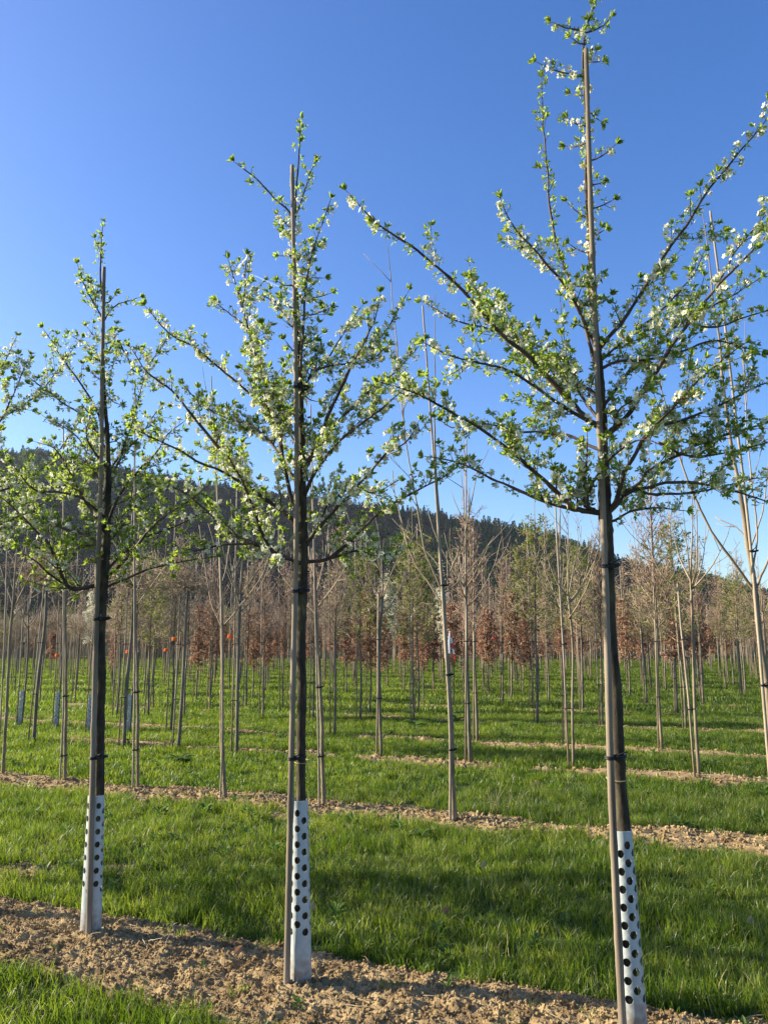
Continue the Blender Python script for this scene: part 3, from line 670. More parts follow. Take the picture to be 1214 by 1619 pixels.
# ------------------------------------------------------------------ second row: traced bare saplings
def grow(mb, p, d, L, r0, lv, up=.10, wig=.10, mat=0, nb=(2, 4), ang=.6, seg=.12, r1=.0018, lens=.5, tips=None, sides=5, tfrac=.25):
    n = max(2, int(L/seg)); pts = [p]; dd = norm(d)
    for k in range(n):
        dd = norm(dd+np.array([0, 0, up])+rng.normal(size=3)*wig); pts.append(pts[-1]+dd*L/n)
    P = np.array(pts); tube(mb, P, np.linspace(r0, r1, len(P)), sides, mat)
    if tips is not None and lv <= 1: tips += [(P[i], norm(P[i]-P[i-1])) for i in range(1, len(P))]
    if lv > 0:
        for _ in range(random.randint(*nb)):
            t = random.uniform(tfrac, .95); i = min(int(t*n), n-1); c = P[i]+(P[i+1]-P[i])*(t*n-i)
            bd = norm(norm(P[i+1]-P[i])*(1-ang*.5)+rdir(1)[0]*ang)
            grow(mb, c, bd, L*lens*(.5+.6*random.random()), max(r0*.5*(1-.4*t), r1), lv-1, up, wig, mat, nb, ang, seg, r1, lens, tips, max(3, sides-1), tfrac)
    return P
def traced_sapling(bpx, trunk_px, r0, limbs, label, name='bare_sapling', pole=None, plabel=None, ties=(), prad=.02, Y=None, twigs=3.5):
    b = base_of(*bpx); Y = b[1]
    root = empty(name, tuple(b)); tag(root, label, 'tree', 'bare young trees of the second row')
    P = [b]+[at(x, y, Y) for x, y in trunk_px]; d = np.linspace(0, 1, len(P))
    tm, TP = trunk_mesh(P, list(.5*r0*(1-.92*d**1.4)), 10); part('trunk', tm, [M['sapling']], root, True)
    for pts, dy, r in limbs:
        mb = MB(); W = pxl(pts, Y, dy); W, L = resample(W, .06); n = len(W); r = r*.8
        W = W+np.cumsum(rng.normal(size=(n, 3))*.0025, 0)
        tube(mb, W, np.linspace(r, .0042, n), 6)
        for k in range(int(L*twigs)):
            i = random.randrange(n//4, n-1); grow(mb, W[i], norm(norm(W[i+1]-W[i])+rdir(1)[0]*.7), random.uniform(.1, .45), .004, 1 if random.random() < .4 else 0, .12, .1, 0, (1, 2))
        bp = W[np.arange(2, n, 2)]+rng.normal(size=(len(W[2::2]), 3))*.003
        scatter_tpl(mb, OV, OF, bp, rdir(len(bp)), rdir(len(bp)), .008*np.ones(len(bp)))
        part('branch', mb, [M['twig_pale']], root, True)
    if pole:
        stake([off(b, -.04, -.04, -.05)]+[at(x, y, Y-.05) for x, y in pole], prad*.5, plabel, name='bamboo_pole', mat='bamboo', ties=ties, trunkr=r0*.48, sides=9, cat='stake', toff=.035)
    return root
random.seed(21)
traced_sapling((5, 1228), ((14, 1050), (22, 950), (28, 850), (30, 760)), .04, [([(22, 960), (5, 910), (-10, 850)], .2, .010), ([(23, 960), (45, 915), (65, 870), (72, 830)], -.3, .012), ([(24, 940), (40, 880), (44, 820), (46, 780)], .3, .010), ([(20, 980), (60, 930), (85, 905)], .2, .008)], 'bare sapling with ascending branches, leftmost of the second row', pole=((8, 1000), (12, 850), (15, 735)), plabel='thin cane beside the leftmost sapling of the second row')
traced_sapling((103, 1240), ((104, 1100), (105, 1000), (103, 900), (101, 820), (99, 740)), .038, [([(105, 960), (130, 930), (160, 880)], .3, .008), ([(104, 930), (85, 880), (78, 830)], .3, .008), ([(104, 950), (150, 925), (190, 915)], -.2, .007)], 'slim sapling standing between leftmost and left flowering trees, second row', pole=((101, 1100), (101, 900), (101, 662)), plabel='tall pale cane rising left of the left flowering tree, second row', ties=((at(0, 1103, 9.2)[2], .2), (at(0, 1195, 9.2)[2], .2)), prad=.022)
traced_sapling((218, 1253), ((217, 1100), (216, 1000), (214, 900), (212, 800), (213, 700)), .036, [([(216, 930), (200, 890), (185, 820)], .3, .008), ([(215, 960), (245, 920), (275, 880), (300, 855)], -.3, .009), ([(215, 940), (230, 890), (236, 820)], .3, .007)], 'slim sapling close right of the left flowering tree, second row', pole=((213, 1100), (213, 900), (214, 600)), plabel='tall pale cane close right of the left flowering tree', ties=((at(0, 1095, 8.8)[2], .2), (at(0, 1190, 8.8)[2], .2)), prad=.022)
traced_sapling((356, 1268), ((350, 1150), (351, 1060), (352, 1000), (350, 920), (347, 850), (343, 760), (338, 700), (330, 640), (320, 580)), .042, [([(352, 995), (335, 955), (322, 880), (315, 830)], .2, .010), ([(352, 992), (375, 965), (410, 915), (425, 875)], -.3, .011), ([(352, 998), (325, 960), (295, 930)], -.3, .009), ([(350, 930), (362, 880), (368, 830), (366, 790)], .3, .009)], 'curved bare sapling midway between left and middle flowering trees', pole=((352, 1150), (350, 950), (343, 760), (334, 595)), plabel='tall cane midway between left and middle flowering trees', prad=.018)
traced_sapling((512, 1281), ((508, 1150), (504, 1050), (500, 950), (496, 850), (492, 760), (490, 700)), .040, [([(503, 960), (530, 925), (548, 895)], -.3, .010), ([(500, 940), (515, 880), (520, 820)], .3, .009), ([(500, 930), (490, 880), (486, 810)], .3, .008), ([(502, 975), (470, 940), (440, 900)], .3, .008)], 'slim bare sapling just right of the middle flowering tree, second row', pole=((503, 1150), (498, 950), (494, 760), (491, 640)), plabel='cane leaning with the sapling right of the middle flowering tree', ties=((at(0, 1200, 7.9)[2], .2), (at(0, 1085, 7.9)[2], .2)), prad=.02)
traced_sapling((718, 1303), ((712, 1150), (707, 1050), (702, 950), (697, 890), (692, 800), (688, 700), (687, 600), (687, 465)), .046, [([(702, 945), (685, 905), (668, 860), (655, 790), (640, 700), (630, 610), (622, 500), (616, 424)], -.2, .010), ([(702, 960), (680, 925), (650, 880), (625, 790), (619, 745)], .3, .009), ([(700, 930), (718, 890), (735, 840), (750, 760), (752, 735)], -.2, .009), ([(702, 940), (730, 915), (760, 880), (780, 850)], .4, .009), ([(698, 900), (672, 870), (640, 845)], .2, .007)], 'tall bare sapling with long whips, between middle and nearest flowering trees', pole=((711, 1150), (700, 950), (689, 780), (678, 620), (668, 484)), plabel='very tall cane between the middle and nearest flowering trees', ties=((at(0, 925, 7.3)[2], .3), (at(0, 1067, 7.3)[2], .5), (at(0, 1190, 7.3)[2], .2)), prad=.026)
traced_sapling((1232, 1365), ((1216, 1150), (1204, 1020), (1192, 920), (1180, 850), (1165, 760), (1150, 660), (1135, 540), (1122, 430), (1109, 332)), .05, [([(1196, 940), (1160, 895), (1120, 840), (1085, 765), (1060, 690), (1035, 590)], -.2, .016), ([(1196, 930), (1212, 890), (1230, 850)], .2, .014), ([(1190, 900), (1195, 840), (1182, 740), (1176, 640), (1172, 560)], .3, .010), ([(1188, 880), (1170, 840), (1130, 820)], .3, .008), ([(1186, 870), (1205, 800), (1212, 730)], .3, .008)], 'stout bare sapling with a long left branch at the right frame edge', pole=((1210, 1150), (1192, 930), (1178, 790), (1160, 640), (1140, 470), (1122, 334)), plabel='very tall cane tied to the stout sapling at the right frame edge', ties=((at(0, 870, 6.2)[2], .3), (at(0, 1085, 6.2)[2], .3)), prad=.026)

# ------------------------------------------------------------------ kinds of young trees behind
def kind_meshes(kind, seed):
    random.seed(seed); tr, cr, lf = MB(), MB(), MB(); tips = []
    j = lambda: random.uniform(-.03, .03)
    H = {'ascending': 2.3, 'globe': 2.2}.get(kind, 3.3)
    pts = [[0, 0, -.05], [j(), j(), .8], [j(), j(), 1.6], [j(), j(), H]]
    r = random.uniform(.020, .028)
    P, L = resample(pts, .25); top = P[-1]
    tube(tr, P, np.linspace(r, r*(.75 if kind in ('ascending', 'globe') else .3), len(P)), 8, 0, .12)
    mat = {'ascending': 'twig_pale', 'globe': 'twig_tan', 'feathered': 'twig_pink' if seed % 2 else 'twig_tan', 'copper': 'twig_pink', 'leafy': 'twig_tan', 'blossom': 'twig_tan'}[kind]
    if kind == 'ascending':
        grow(cr, top, np.array([0, 0, 1.]), random.uniform(1.0, 1.8), r*.6, 1, .1, .05, 0, (3, 5), .7, .15, .003, .45)
        for k in range(random.randint(5, 9)):
            a = k*2.4+seed; z = H-random.random()*.35
            grow(cr, np.array([top[0], top[1], z]), np.array([math.cos(a), math.sin(a), random.uniform(.6, 1.1)]), random.uniform(.7, 1.3), .011, 1, .2, .07, 0, (2, 4), .6, .12, .003, .45)
    elif kind == 'globe':
        for k in range(42):
            d = rdir(1)[0]; d[2] = abs(d[2])*1.0-.18
            grow(cr, top+d*.03, d, random.uniform(.34, .52), .006, 2, .03, .16, 0, (4, 6), .9, .09, .0022, .55)
    else:
        z0 = .85 if kind == 'copper' else 1.45
        nbr = 58
        for k in range(nbr):
            z = z0+(H-z0)*k/nbr; i = z/H*(len(P)-1); i0 = min(int(i), len(P)-2); c = P[i0]+(P[i0+1]-P[i0])*(i-i0); a = k*2.4
            ln = (.28+.42*random.random())*(1.15-.7*(z-z0)/(H-z0)); wide = 1.3 if kind == 'leafy' else .7 if kind == 'copper' else 1.0
            grow(cr, c, np.array([math.cos(a), math.sin(a), .5 if kind == 'leafy' else 1.5]), ln*wide, .006, 2, .06, .12, 0, (3, 5), .75, .1, .0027, .5, tips)
        grow(cr, top, np.array([0, 0, 1.]), random.uniform(.5, 1.2), r*.3, 1, .1, .06, 0, (3, 6), .7, .12, .0025, .4, tips)
    if kind in ('copper', 'leafy', 'blossom') and tips:
        tp = [t for t in tips if kind != 'copper' or t[0][2] < 2.55 and random.random() < .6]
        if kind == 'leafy': tp = tp[::3]
        k = {'copper': 2, 'leafy': 3, 'blossom': 2}[kind]
        p = np.repeat(np.array([t[0] for t in tp]), k, 0); n = len(p)
        if n:
            p = p+rng.normal(size=(n, 3))*.02
            d = rdir(n)-(np.array([0, 0, .7]) if kind == 'copper' else -np.array([0, 0, .3]))
            if kind == 'blossom': scatter_tpl(lf, FV, FF, p, d, rdir(n), .016+.008*rng.random(n))
            else: scatter_tpl(lf, LT, LF, p, d, rdir(n), (.06 if kind == 'copper' else .042)*(.6+.6*rng.random(n)), wid=1.3*np.ones(n))
    lm = {'copper': 'copper', 'leafy': 'leafy', 'blossom': 'petal'}.get(kind)
    tmat = M['sapling'] if seed % 2 else M['sapling2']
    return tr, cr, lf, tmat, M[mat], M[lm] if lm else None
NAMES = {'ascending': 'bare_sapling', 'globe': 'globe_headed_tree', 'feathered': 'feathered_sapling', 'copper': 'copper_leaved_beech', 'leafy': 'hawthorn_sapling', 'blossom': 'white_blossoming_tree'}
PROTO = {}; STUFF = []
for kind, nv in (('ascending', 4), ('globe', 3), ('feathered', 4), ('copper', 3), ('leafy', 3), ('blossom', 2)):
    PROTO[kind] = []
    for v in range(nv):
        tr, cr, lf, a, b_, c = kind_meshes(kind, 50+v+10*len(PROTO))
        ms = [('trunk', tr.mesh('trunk', [a], True)), ('crown', cr.mesh('crown', [b_], True))]
        if lf.c: ms.append(('blossom' if kind == 'blossom' else 'foliage', lf.mesh('foliage', [c])))
        PROTO[kind].append(ms)
        if v < 2:
            al = MB(); al.join(tr, 0); al.join(cr, 1)
            if lf.c: al.join(lf, 2)
            st = MB(); tube(st, [[-.06, 0, 0], [-.05, 0, random.uniform(3, 4)]], .013, 4); al.join(st, 3)
            STUFF.append((kind, al.mesh('far_tree', [a, b_, c or a, M['bamboo']])))
made = {}
def place_tree(kind, x, y, label, group, sc=1.0, rz=None):
    v = random.randrange(len(PROTO[kind])); rz = random.random()*6.28 if rz is None else rz; key = (kind, v)
    tl = (random.uniform(-.02, .02), random.uniform(-.02, .02)); loc = (x, y, gz(x, y))
    if key not in made:
        r = empty(NAMES[kind], loc); r.rotation_euler = (tl[0], tl[1], rz); r.scale = (sc,)*3
        for nm, me in PROTO[kind][v]: link(nm, me, r)
        made[key] = r
    else: r = copy_thing(made[key], loc, rz, sc, tl)
    tag(r, label, 'tree', group); return r
def pole_mesh(h, r, ties):
    mb = MB(); tube(mb, [[0, 0, -.05], [.01, 0, h*.4], [0, .01, h*.8], [0, 0, h]], [r, r*.95, r*.85, r*.75], 8)
    me = mb.mesh('bamboo_pole', [M['bamboo']], True); tm = None
    if ties:
        b = MB()
        for z in (.75, 1.55):
            a = np.linspace(0, 2*PI, 9); tube(b, np.stack([.025+np.cos(a)*.05, np.sin(a)*.03, z+.0*a], 1), .005, 4)
        tm = b.mesh('tie', [M['tie']])
    return me, tm
POLES = [pole_mesh(h, r, True) for h, r in ((3.0, .012), (3.5, .013), (2.5, .013), (3.9, .012), (4.3, .0125), (2.2, .015))]
pmade = {}
def place_pole(x, y, label, group, k=None, near=True, lean=None):
    k = random.randrange(len(POLES)) if k is None else k
    key = (k, near); lean = (random.uniform(-.015, .015), random.uniform(-.03, .03)) if lean is None else lean
    loc = (x, y, gz(x, y))
    if key not in pmade:
        r = link('bamboo_pole', POLES[k][0], None, loc); r.rotation_euler = (lean[0], lean[1], 0)
        if near: link('tie', POLES[k][1], r)
        pmade[key] = r
    else: r = copy_thing(pmade[key], loc, 0, 1, lean)
    tag(r, label, 'stake', group); return r
ORD = 'first second third fourth fifth sixth seventh eighth ninth tenth eleventh twelfth thirteenth fourteenth fifteenth sixteenth seventeenth eighteenth nineteenth twentieth twenty-first twenty-second twenty-third twenty-fourth twenty-fifth'.split()
LOOK = {'ascending': 'bare pale sapling with upswept branches', 'globe': 'brown twiggy globe-headed tree', 'feathered': 'fine-twigged leafless sapling', 'copper': 'sapling with hanging copper leaves', 'leafy': 'sapling in fresh green leaf', 'blossom': 'sapling in white blossom'}
rows = {
 'third row': [(50, 1177, 'globe', 1.15, 0), (193, 1183, 'globe', 1.1, 3), (278, 1187, 'globe', 1.08, 2), (371, 1193, 'ascending', 1.0, 3), (600, 1201, 'ascending', .95, 5), (740, 1211, 'ascending', 1.0, 4), (903, 1218, 'ascending', .95, 1), (1102, 1236, 'ascending', 1.0, 5)],
 'fourth row': [(31, 1149, 'ascending', .9, 5), (88, 1153, 'ascending', .9, 3), (140, 1157, 'feathered', .9, 4), (202, 1160, 'feathered', .9, 3), (267, 1160, 'feathered', 1, 4), (526, 1165, 'feathered', 1.05, 1), (752, 1177, 'feathered', 1.1, 1), (893, 1179, 'ascending', 1.0, 4), (1044, 1190, 'feathered', 1.15, 4)],
 'fifth row': [(182, 1134, 'feathered', 1, 2), (232, 1134, 'leafy', 1, 1), (289, 1134, 'feathered', 1, 3), (413, 1139, 'feathered', 1, 3), (493, 1139, 'feathered', 1, 1), (567, 1140, 'leafy', 1.0, 3), (652, 1142, 'leafy', 1.1, 1), (847, 1145, 'leafy', 1.2, 3), (950, 1149, 'feathered', 1.1, 1), (1082, 1155, 'leafy', 1.1, 3)],
 'sixth row': [(330, 1124, 'feathered', 1, 3), (387, 1123, 'feathered', 1, 1), (445, 1124, 'feathered', 1, 4), (582, 1127, 'copper', 1.05, 3), (659, 1127, 'leafy', 1, 4), (839, 1120, 'copper', 1, 3), (1068, 1128, 'copper', 1.2, 3)],
 'seventh row': [(308, 1110, 'copper', 1, 3), (715, 1113, 'copper', 1, 3), (793, 1113, 'feathered', 1.1, 1), (866, 1110, 'feathered', 1, 4), (1020, 1112, 'feathered', 1.2, 1), (1110, 1112, 'feathered', 1.2, 4)],
 'eighth row': [(546, 1097, 'copper', 1, 3), (637, 1094, 'copper', 1, 3), (685, 1094, 'copper', 1, 1), (771, 1100, 'copper', 1, 3), (916, 1099, 'feathered', 1.1, 1), (994, 1101, 'copper', 1.1, 3), (1051, 1094, 'feathered', 1.15, 1), (1177, 1099, 'feathered', 1.2, 4), (611, 1088, 'blossom', 1.05, 3), (817, 1084, 'leafy', 1.1, 1), (851, 1088, 'leafy', 1.1, 4)],
}
random.seed(31); taken = []; ntree = 12; THINGS = []
for rn, L in rows.items():
    L = sorted(L)
    for k, (px, py, kind, sc, pk) in enumerate(L):
        p = ground_at(px, py); taken.append((p[0], p[1]))
        THINGS.append(place_tree(kind, p[0]+.03, p[1]+.02, '%s, %s from the left in the %s' % (LOOK[kind], ORD[k], rn), 'young trees of the '+rn, sc)); ntree += 1
        place_pole(p[0]-.04, p[1]-.03, 'pale cane beside the %s, %s from the left, %s' % (LOOK[kind].replace(' with ', ', ').split(',')[0], ORD[k], rn), 'canes of the '+rn, pk)
# small guards on the far left
for k, (px, py) in enumerate(((31, 1149), (88, 1153), (140, 1157), (202, 1160))):
    p = ground_at(px, py); p[2] = gz(p[0], p[1])
    guard(p, p+np.array([.01, 0, .66]), .036, .034, 'small white perforated guard on a thin sapling, %s from the left' % ORD[k], 'perforated guards in the fourth row', solid=.1, hp=.075, hd=.0155, ncol=6)
# orange marks and tape on trunks
def tape(px, py, Yd, mat, nm, label, w=.06, h=.03):
    c = at(px, py, Yd); mb = MB(); a = np.linspace(0, 2*PI, 13)
    for z in (-h/2, 0, h/2): tube(mb, np.stack([c[0]+np.cos(a)*w*.5, c[1]+np.sin(a)*w*.5, c[2]+z+0*a], 1), h*.35, 5)
    tube(mb, [c+np.array([w*.5, -.01, 0]), c+np.array([w*.9, -.03, -.05])], [.008, .004], 4)
    tag(link(nm, mb.mesh(nm, [mat], False, c), None, tuple(c)), label, 'marker tape', 'marker tapes on trunks')
tape(276, 1011, 12.0, M['orange'], 'orange_marker', 'orange marker tape on the globe-headed tree left of the curved sapling')
tape(364, 1007, 11.8, M['orange'], 'orange_marker', 'orange marker tape just right of the curved bare sapling')
tape(203, 1031, 12.9, M['orange'], 'orange_marker', 'orange marker tape on a trunk right of the left flowering tree')
tape(91, 1037, 15.0, M['orange'], 'orange_marker', 'faint red marker tape on a trunk left of the left flowering tree')
tape(263, 1028, 14.0, M['orange'], 'orange_marker', 'small red marker tape low between two globe-headed trees')
tape(780, 1009, 21, M['redtape'], 'orange_marker', 'distant red marker tape right of the tall bare sapling', .06, .025)
tape(919, 998, 24, M['redtape'], 'orange_marker', 'distant red marker tape just left of the nearest flowering tree', .06, .025)
c = at(711, 1000, 10.4); mb = MB()
for k in range(5):
    z0 = -.07*k; tube(mb, [c+np.array([.012*k, .0, z0]), c+np.array([.012*(k+1), .005*(k % 2), z0-.07])], .014-.001*k, 5, k % 2)
tube(mb, [c+np.array([0, 0, .01]), c+np.array([-.012, 0, -.12]), c+np.array([-.010, 0, -.27])], [.012, .016, .012], 5, 1)
tag(link('barrier_tape', mb.mesh('barrier_tape', [M['redtape'], M['whitetape']], False, c), None, tuple(c)), 'red and white barrier tape hanging beside the tall bare sapling', 'tape')
# farther rows as individuals, the rest as one mass
cand = []
for r in ROWS[5:]:
    x = -70.0
    while x < 70:
        x += random.uniform(.95, 1.3) if r < 31 else random.uniform(.8, 1.2); y = r-KS*x+random.uniform(-.12, .12)
        if y < 8 or y > 120 or abs(x) > .54*y+1.5: continue
        px, py = to_px((x, y, 0))
        if py > 1136 or (py > 1104 and not (0 < px < 1214)): continue
        if random.random() < .06: continue
        if min((x-a)**2+(y-b)**2 for a, b in taken) < 1.0: continue
        cand.append((y, x, px))
cand.sort()
def pick(px, y):
    u = random.random(); f = fbm(np.array([px/90.]), np.array([y/9.]), 2, 71)[0]
    if 560 < px < 760 and 26 < y < 42 and u < .2: return 'blossom'
    if px < 330: return 'globe' if u < .4 else 'leafy' if u < .5 else 'feathered' if u < .88 else 'copper' if u < .97 else 'blossom'
    if px < 900: return 'copper' if (u < .5 and y < 55) else 'leafy' if u < .515 else 'ascending' if u < .68 else 'feathered'
    return 'feathered' if u < .62 else 'copper' if u < .78 else 'ascending' if u < .86 else 'leafy'
NI = 296-ntree
far = []
FARLOOK = {'ascending': 'thin bare sapling with upswept whips standing deep in the plantation', 'globe': 'small twiggy globe-headed tree standing deep in the plantation', 'feathered': 'fine-twigged leafless sapling standing deep in the plantation', 'copper': 'sapling with dry copper leaves standing deep in the plantation', 'leafy': 'small sapling in fresh green leaf standing deep in the plantation', 'blossom': 'small tree in white blossom standing deep in the plantation'}
npole = 0
for k, (y, x, px) in enumerate(cand):
    kind = pick(px, y)
    if k < NI:
        place_tree(kind, x, y, FARLOOK[kind], 'distant '+kind+' young trees', random.uniform(.88, 1.1)*(.88+.2*min(1, max(0, px/1000))))
        if npole < 245 and random.random() < .9:
            place_pole(x-.07, y-.03, 'thin pale cane standing deep in the plantation', 'distant canes', near=False); npole += 1
    else: far.append((kind, x, y))
sk = {}
for i, (kd, me) in enumerate(STUFF): sk.setdefault(kd, []).append(i)
def far_arrays(L, s0, s1):
    n = len(L); pos = np.array([[x, y, 0] for _, x, y in L]); idx = [random.choice(sk[k]) for k, _, _ in L]
    s = s0+(s1-s0)*rng.random(n)
    return pos, np.stack([rng.normal(size=n)*.015, rng.normal(size=n)*.015, rng.random(n)*6.28], 1), np.stack([s]*3, 1), idx
# beyond the last row: dense young stock up to the foot of the hill
n = 5500; yy = 70+170*rng.random(n)**1.3; xx = (rng.random(n)*2-1)*.56*yy
more = [(random.choice(['feathered', 'feathered', 'globe', 'feathered', 'blossom' if random.random() < .12 else 'copper']), a, b_) for a, b_ in zip(xx, yy)]
o = gn_scatter('distant_saplings', [me for _, me in STUFF], *far_arrays(far+more, .9, 1.15)); tag(o, 'mass of distant leafless saplings reaching the foot of the hill', 'plantation', kind='stuff')

# ------------------------------------------------------------------ weeds, dry stalks, dead leaves
def weed(px, py, n, L, label, up=.5):
    b = base_of(px, py); mb = MB()
    TV = []; 
    for k in range(n):
        a = random.random()*6.28; e = up*random.uniform(.3, 1.4); d = np.array([math.cos(a), math.sin(a), 0]); l = L*random.uniform(.6, 1.1); w = l*.16; s_ = np.array([-d[1], d[0], 0])
        ts = np.linspace(0, 1, 6); ws = [.25, .7, 1, .95, .6, .05]; V = []
        for t, q in zip(ts, ws):
            c = b+d*l*t+np.array([0, 0, .015+l*(e*t-.75*e*t*t)]); V += [c-s_*w*q+[0, 0, w*.35*q], c, c+s_*w*q+[0, 0, w*.35*q]]
        f = [[3*i+j, 3*i+j+1, 3*i+j+4, 3*i+j+3] for i in range(5) for j in range(2)]
        mb.add(V, [np.array(f)])
    o = link('broadleaf_weed', mb.mesh('broadleaf_weed', [M['weed']], True, b), None, tuple(b)); tag(o, label, 'weed', 'broad-leaved weeds in the grass')
random.seed(44)
weed(282, 1332, 16, .13, 'low dark weed in the grass between left and middle flowering trees', .9)
weed(285, 1204, 18, .26, 'spreading weed at the foot of the globe-headed trees', .7)
weed(655, 1150, 16, .30, 'broad weed clump beyond the second row, left of the tall bare sapling', .8)
weed(722, 1142, 12, .28, 'leafy weed beside the base of the tall bare sapling', 1.1)
weed(855, 1122, 12, .3, 'pale broad weed left of the nearest flowering tree', .9)
weed(1075, 1312, 16, .16, 'leafy weed right of the nearest flowering tree guard', 1.0)
weed(665, 1325, 12, .14, 'upright weed left of the tall bare sapling base', 1.5)
weed(948, 1090, 10, .3, 'distant weed clump just left of the nearest trunk', 1)
weed(1110, 1215, 12, .16, 'small weed near the rightmost third-row sapling', 1)
weed(490, 1240, 9, .12, 'pale small weed right of the middle tree guard top', 1)
def stalks(px, py, n, h, label):
    b = base_of(px, py); mb = MB()
    for k in range(n):
        a = random.random()*6.28; p = b+np.array([random.uniform(-.15, .15), random.uniform(-.1, .1), 0])
        grow(mb, p, np.array([random.uniform(-.5, .5), random.uniform(-.4, .4), 1]), h*random.uniform(.5, 1), .0022, 1, .02, .08, 0, (1, 3), .8, .07, .001, .4)
    tag(link('dry_stalks', mb.mesh('dry_stalks', [M['strawb']], True, b), None, tuple(b)), label, 'dry weed', 'clumps of dry stalks')
stalks(795, 1290, 12, .36, 'clump of pale dry stalks right of the tall bare sapling')
stalks(620, 1225, 8, .3, 'thin dry stalks right of the slim sapling, second row')
stalks(250, 1185, 12, .26, 'brown dry stalks by the globe-headed trees')
stalks(120, 1180, 12, .24, 'brown dry stalks left of the left flowering tree')
stalks(957, 1612, 3, .16, 'dry stem standing on soil beside the nearest stake')
for k, (px, py, l) in enumerate(((763, 1402, 'upright tan dead leaf in the grass left of the nearest tree'), (370, 1532, 'brown dead leaf at the soil edge left of the middle tree'), (700, 1462, 'brown dead leaf lying in grass above the shadowed soil'), (1182, 1482, 'small dead leaf in the grass near the right edge'), (1004, 1238, 'small dead leaf in grass right of the nearest tree'), (491, 1455, 'tan dead leaf beside the middle tree guard'))):
    b = base_of(px, py); mb = MB(); scatter_tpl(mb, LT, LF, np.array([[0, 0, .02 if k else .06]]), np.array([[.3, .1, .9 if k in (0, 5) else .3]]), np.array([[.3, -1, .4]]), [.055], wid=[1.3])
    o = link('dead_leaf', mb.mesh('dead_leaf', [M['strawb' if k in (0, 3, 5) else 'copper']]), None, tuple(b+[0, 0, .03])); tag(o, l, 'leaf', 'dead leaves on the ground')

def small_weed(seed):
    r = np.random.default_rng(seed); mb = MB(); n = int(r.integers(7, 14)); a = r.random(n)*6.28
    d = np.stack([np.cos(a), np.sin(a), .25+.9*r.random(n)], 1); p = np.stack([np.cos(a)*.01, np.sin(a)*.01, .01+.05*r.random(n)], 1)
    scatter_tpl(mb, LT, LF, p, d, np.tile([0, 0, 1.], (n, 1)), (.035, .06)[seed % 2]*(.6+.6*r.random(n)), wid=(1.5, .8)[seed % 2]*np.ones(n)); return mb.mesh('small_weed', [M['weed']])
x, y = sample_wedge(3.0, 15, 2.6); m = soil_mask(x, y); k = (fbm(x*.9+9, y*.9, 2, 15) > .42) | (m > .4) & (rng.random(len(x)) < .5); x, y, m = x[k], y[k], m[k]; n = len(x)
o = gn_scatter('small_weeds', [small_weed(i) for i in range(4)], np.stack([x, y, ground_z(x, y, m)+.02*(m < .4)], 1), np.stack([rng.normal(size=n)*.1, rng.normal(size=n)*.1, rng.random(n)*6], 1), np.ones((n, 3))*(.7+.8*rng.random((n, 1)))*np.where(m > .4, .55, 1)[:, None], rng.integers(0, 4, n))
tag(o, 'small broad-leaved weeds mixed into the grass and soil', 'weeds', kind='stuff')
# ------------------------------------------------------------------ wooded hill
RP = [(-700, 745), (-300, 705), (0, 722), (60, 716), (100, 725), (150, 735), (200, 748), (250, 756), (300, 768), (380, 778), (440, 785), (500, 792), (560, 800), (650, 812), (700, 820), (750, 828), (800, 834), (850, 846), (900, 862), (930, 872), (960, 884), (1000, 896), (1050, 905), (1100, 916), (1150, 930), (1214, 945), (1400, 975), (1700, 1000)]
YR = 900.0
RX = np.array([at(p[0], p[1], YR)[0] for p in RP]); RZ = np.array([at(p[0], p[1], YR)[2] for p in RP])-14
def hill_h(x, y):
    x = np.asarray(x, float); y = np.asarray(y, float)
    top = np.interp(x*YR/np.maximum(y, 300), RX, RZ)*np.clip(y/YR, .3, 1.2)
    t = np.clip((y-430)/(YR-430), 0, 1); t2 = np.clip((y-YR)/500, 0, 1)
    prof = (t**.85)*(1-.25*t2*t2)
    gul = (fbm(x/90, y/150, 3, 81)-.5)*34*np.sin(np.clip(t, 0, 1)*PI)
    return np.maximum(top*prof+gul*np.clip(top/60, 0, 1), -2)
hx = np.linspace(-1300, 1300, 150); hy = np.linspace(425, 1400, 90); HX, HY = np.meshgrid(hx, hy, indexing='ij'); HZ = hill_h(HX, HY)-1
g = MB(); ni, nj = HX.shape; ii = (np.arange(ni-1)[:, None]*nj+np.arange(nj-1)[None]); g.add(np.stack([HX, HY, HZ], -1).reshape(-1, 3), [np.stack([ii, ii+nj, ii+nj+1, ii+1], -1).reshape(-1, 4)])
M['hill'] = surf('forest_floor', [(.3, (.04, .035, .025)), (.7, (.08, .065, .045))], .02, coord='World')
tag(link('wooded_hill', g.mesh('wooded_hill', [M['hill']], True)), kind='structure')
M['fir'] = leafmat('fir_needles', [(.3, (.011, .024, .010)), (.7, (.026, .048, .018))], [(.3, (.02, .04, .01)), (.7, (.05, .08, .02))], .15, .8, .02, 'World', .1, .5)
M['bare'] = leafmat('bare_wood_crown', [(.3, (.016, .013, .012)), (.7, (.042, .030, .024))], [(.3, (.02, .016, .013)), (.7, (.05, .035, .025))], .2, .9, .02, 'World', .1, .6)
M['fresh'] = leafmat('fresh_wood_crown', [(.3, (.045, .065, .02)), (.7, (.085, .11, .035))], [(.3, (.08, .12, .02)), (.7, (.14, .2, .04))], .3, .8, .02, 'World', .1, .6)
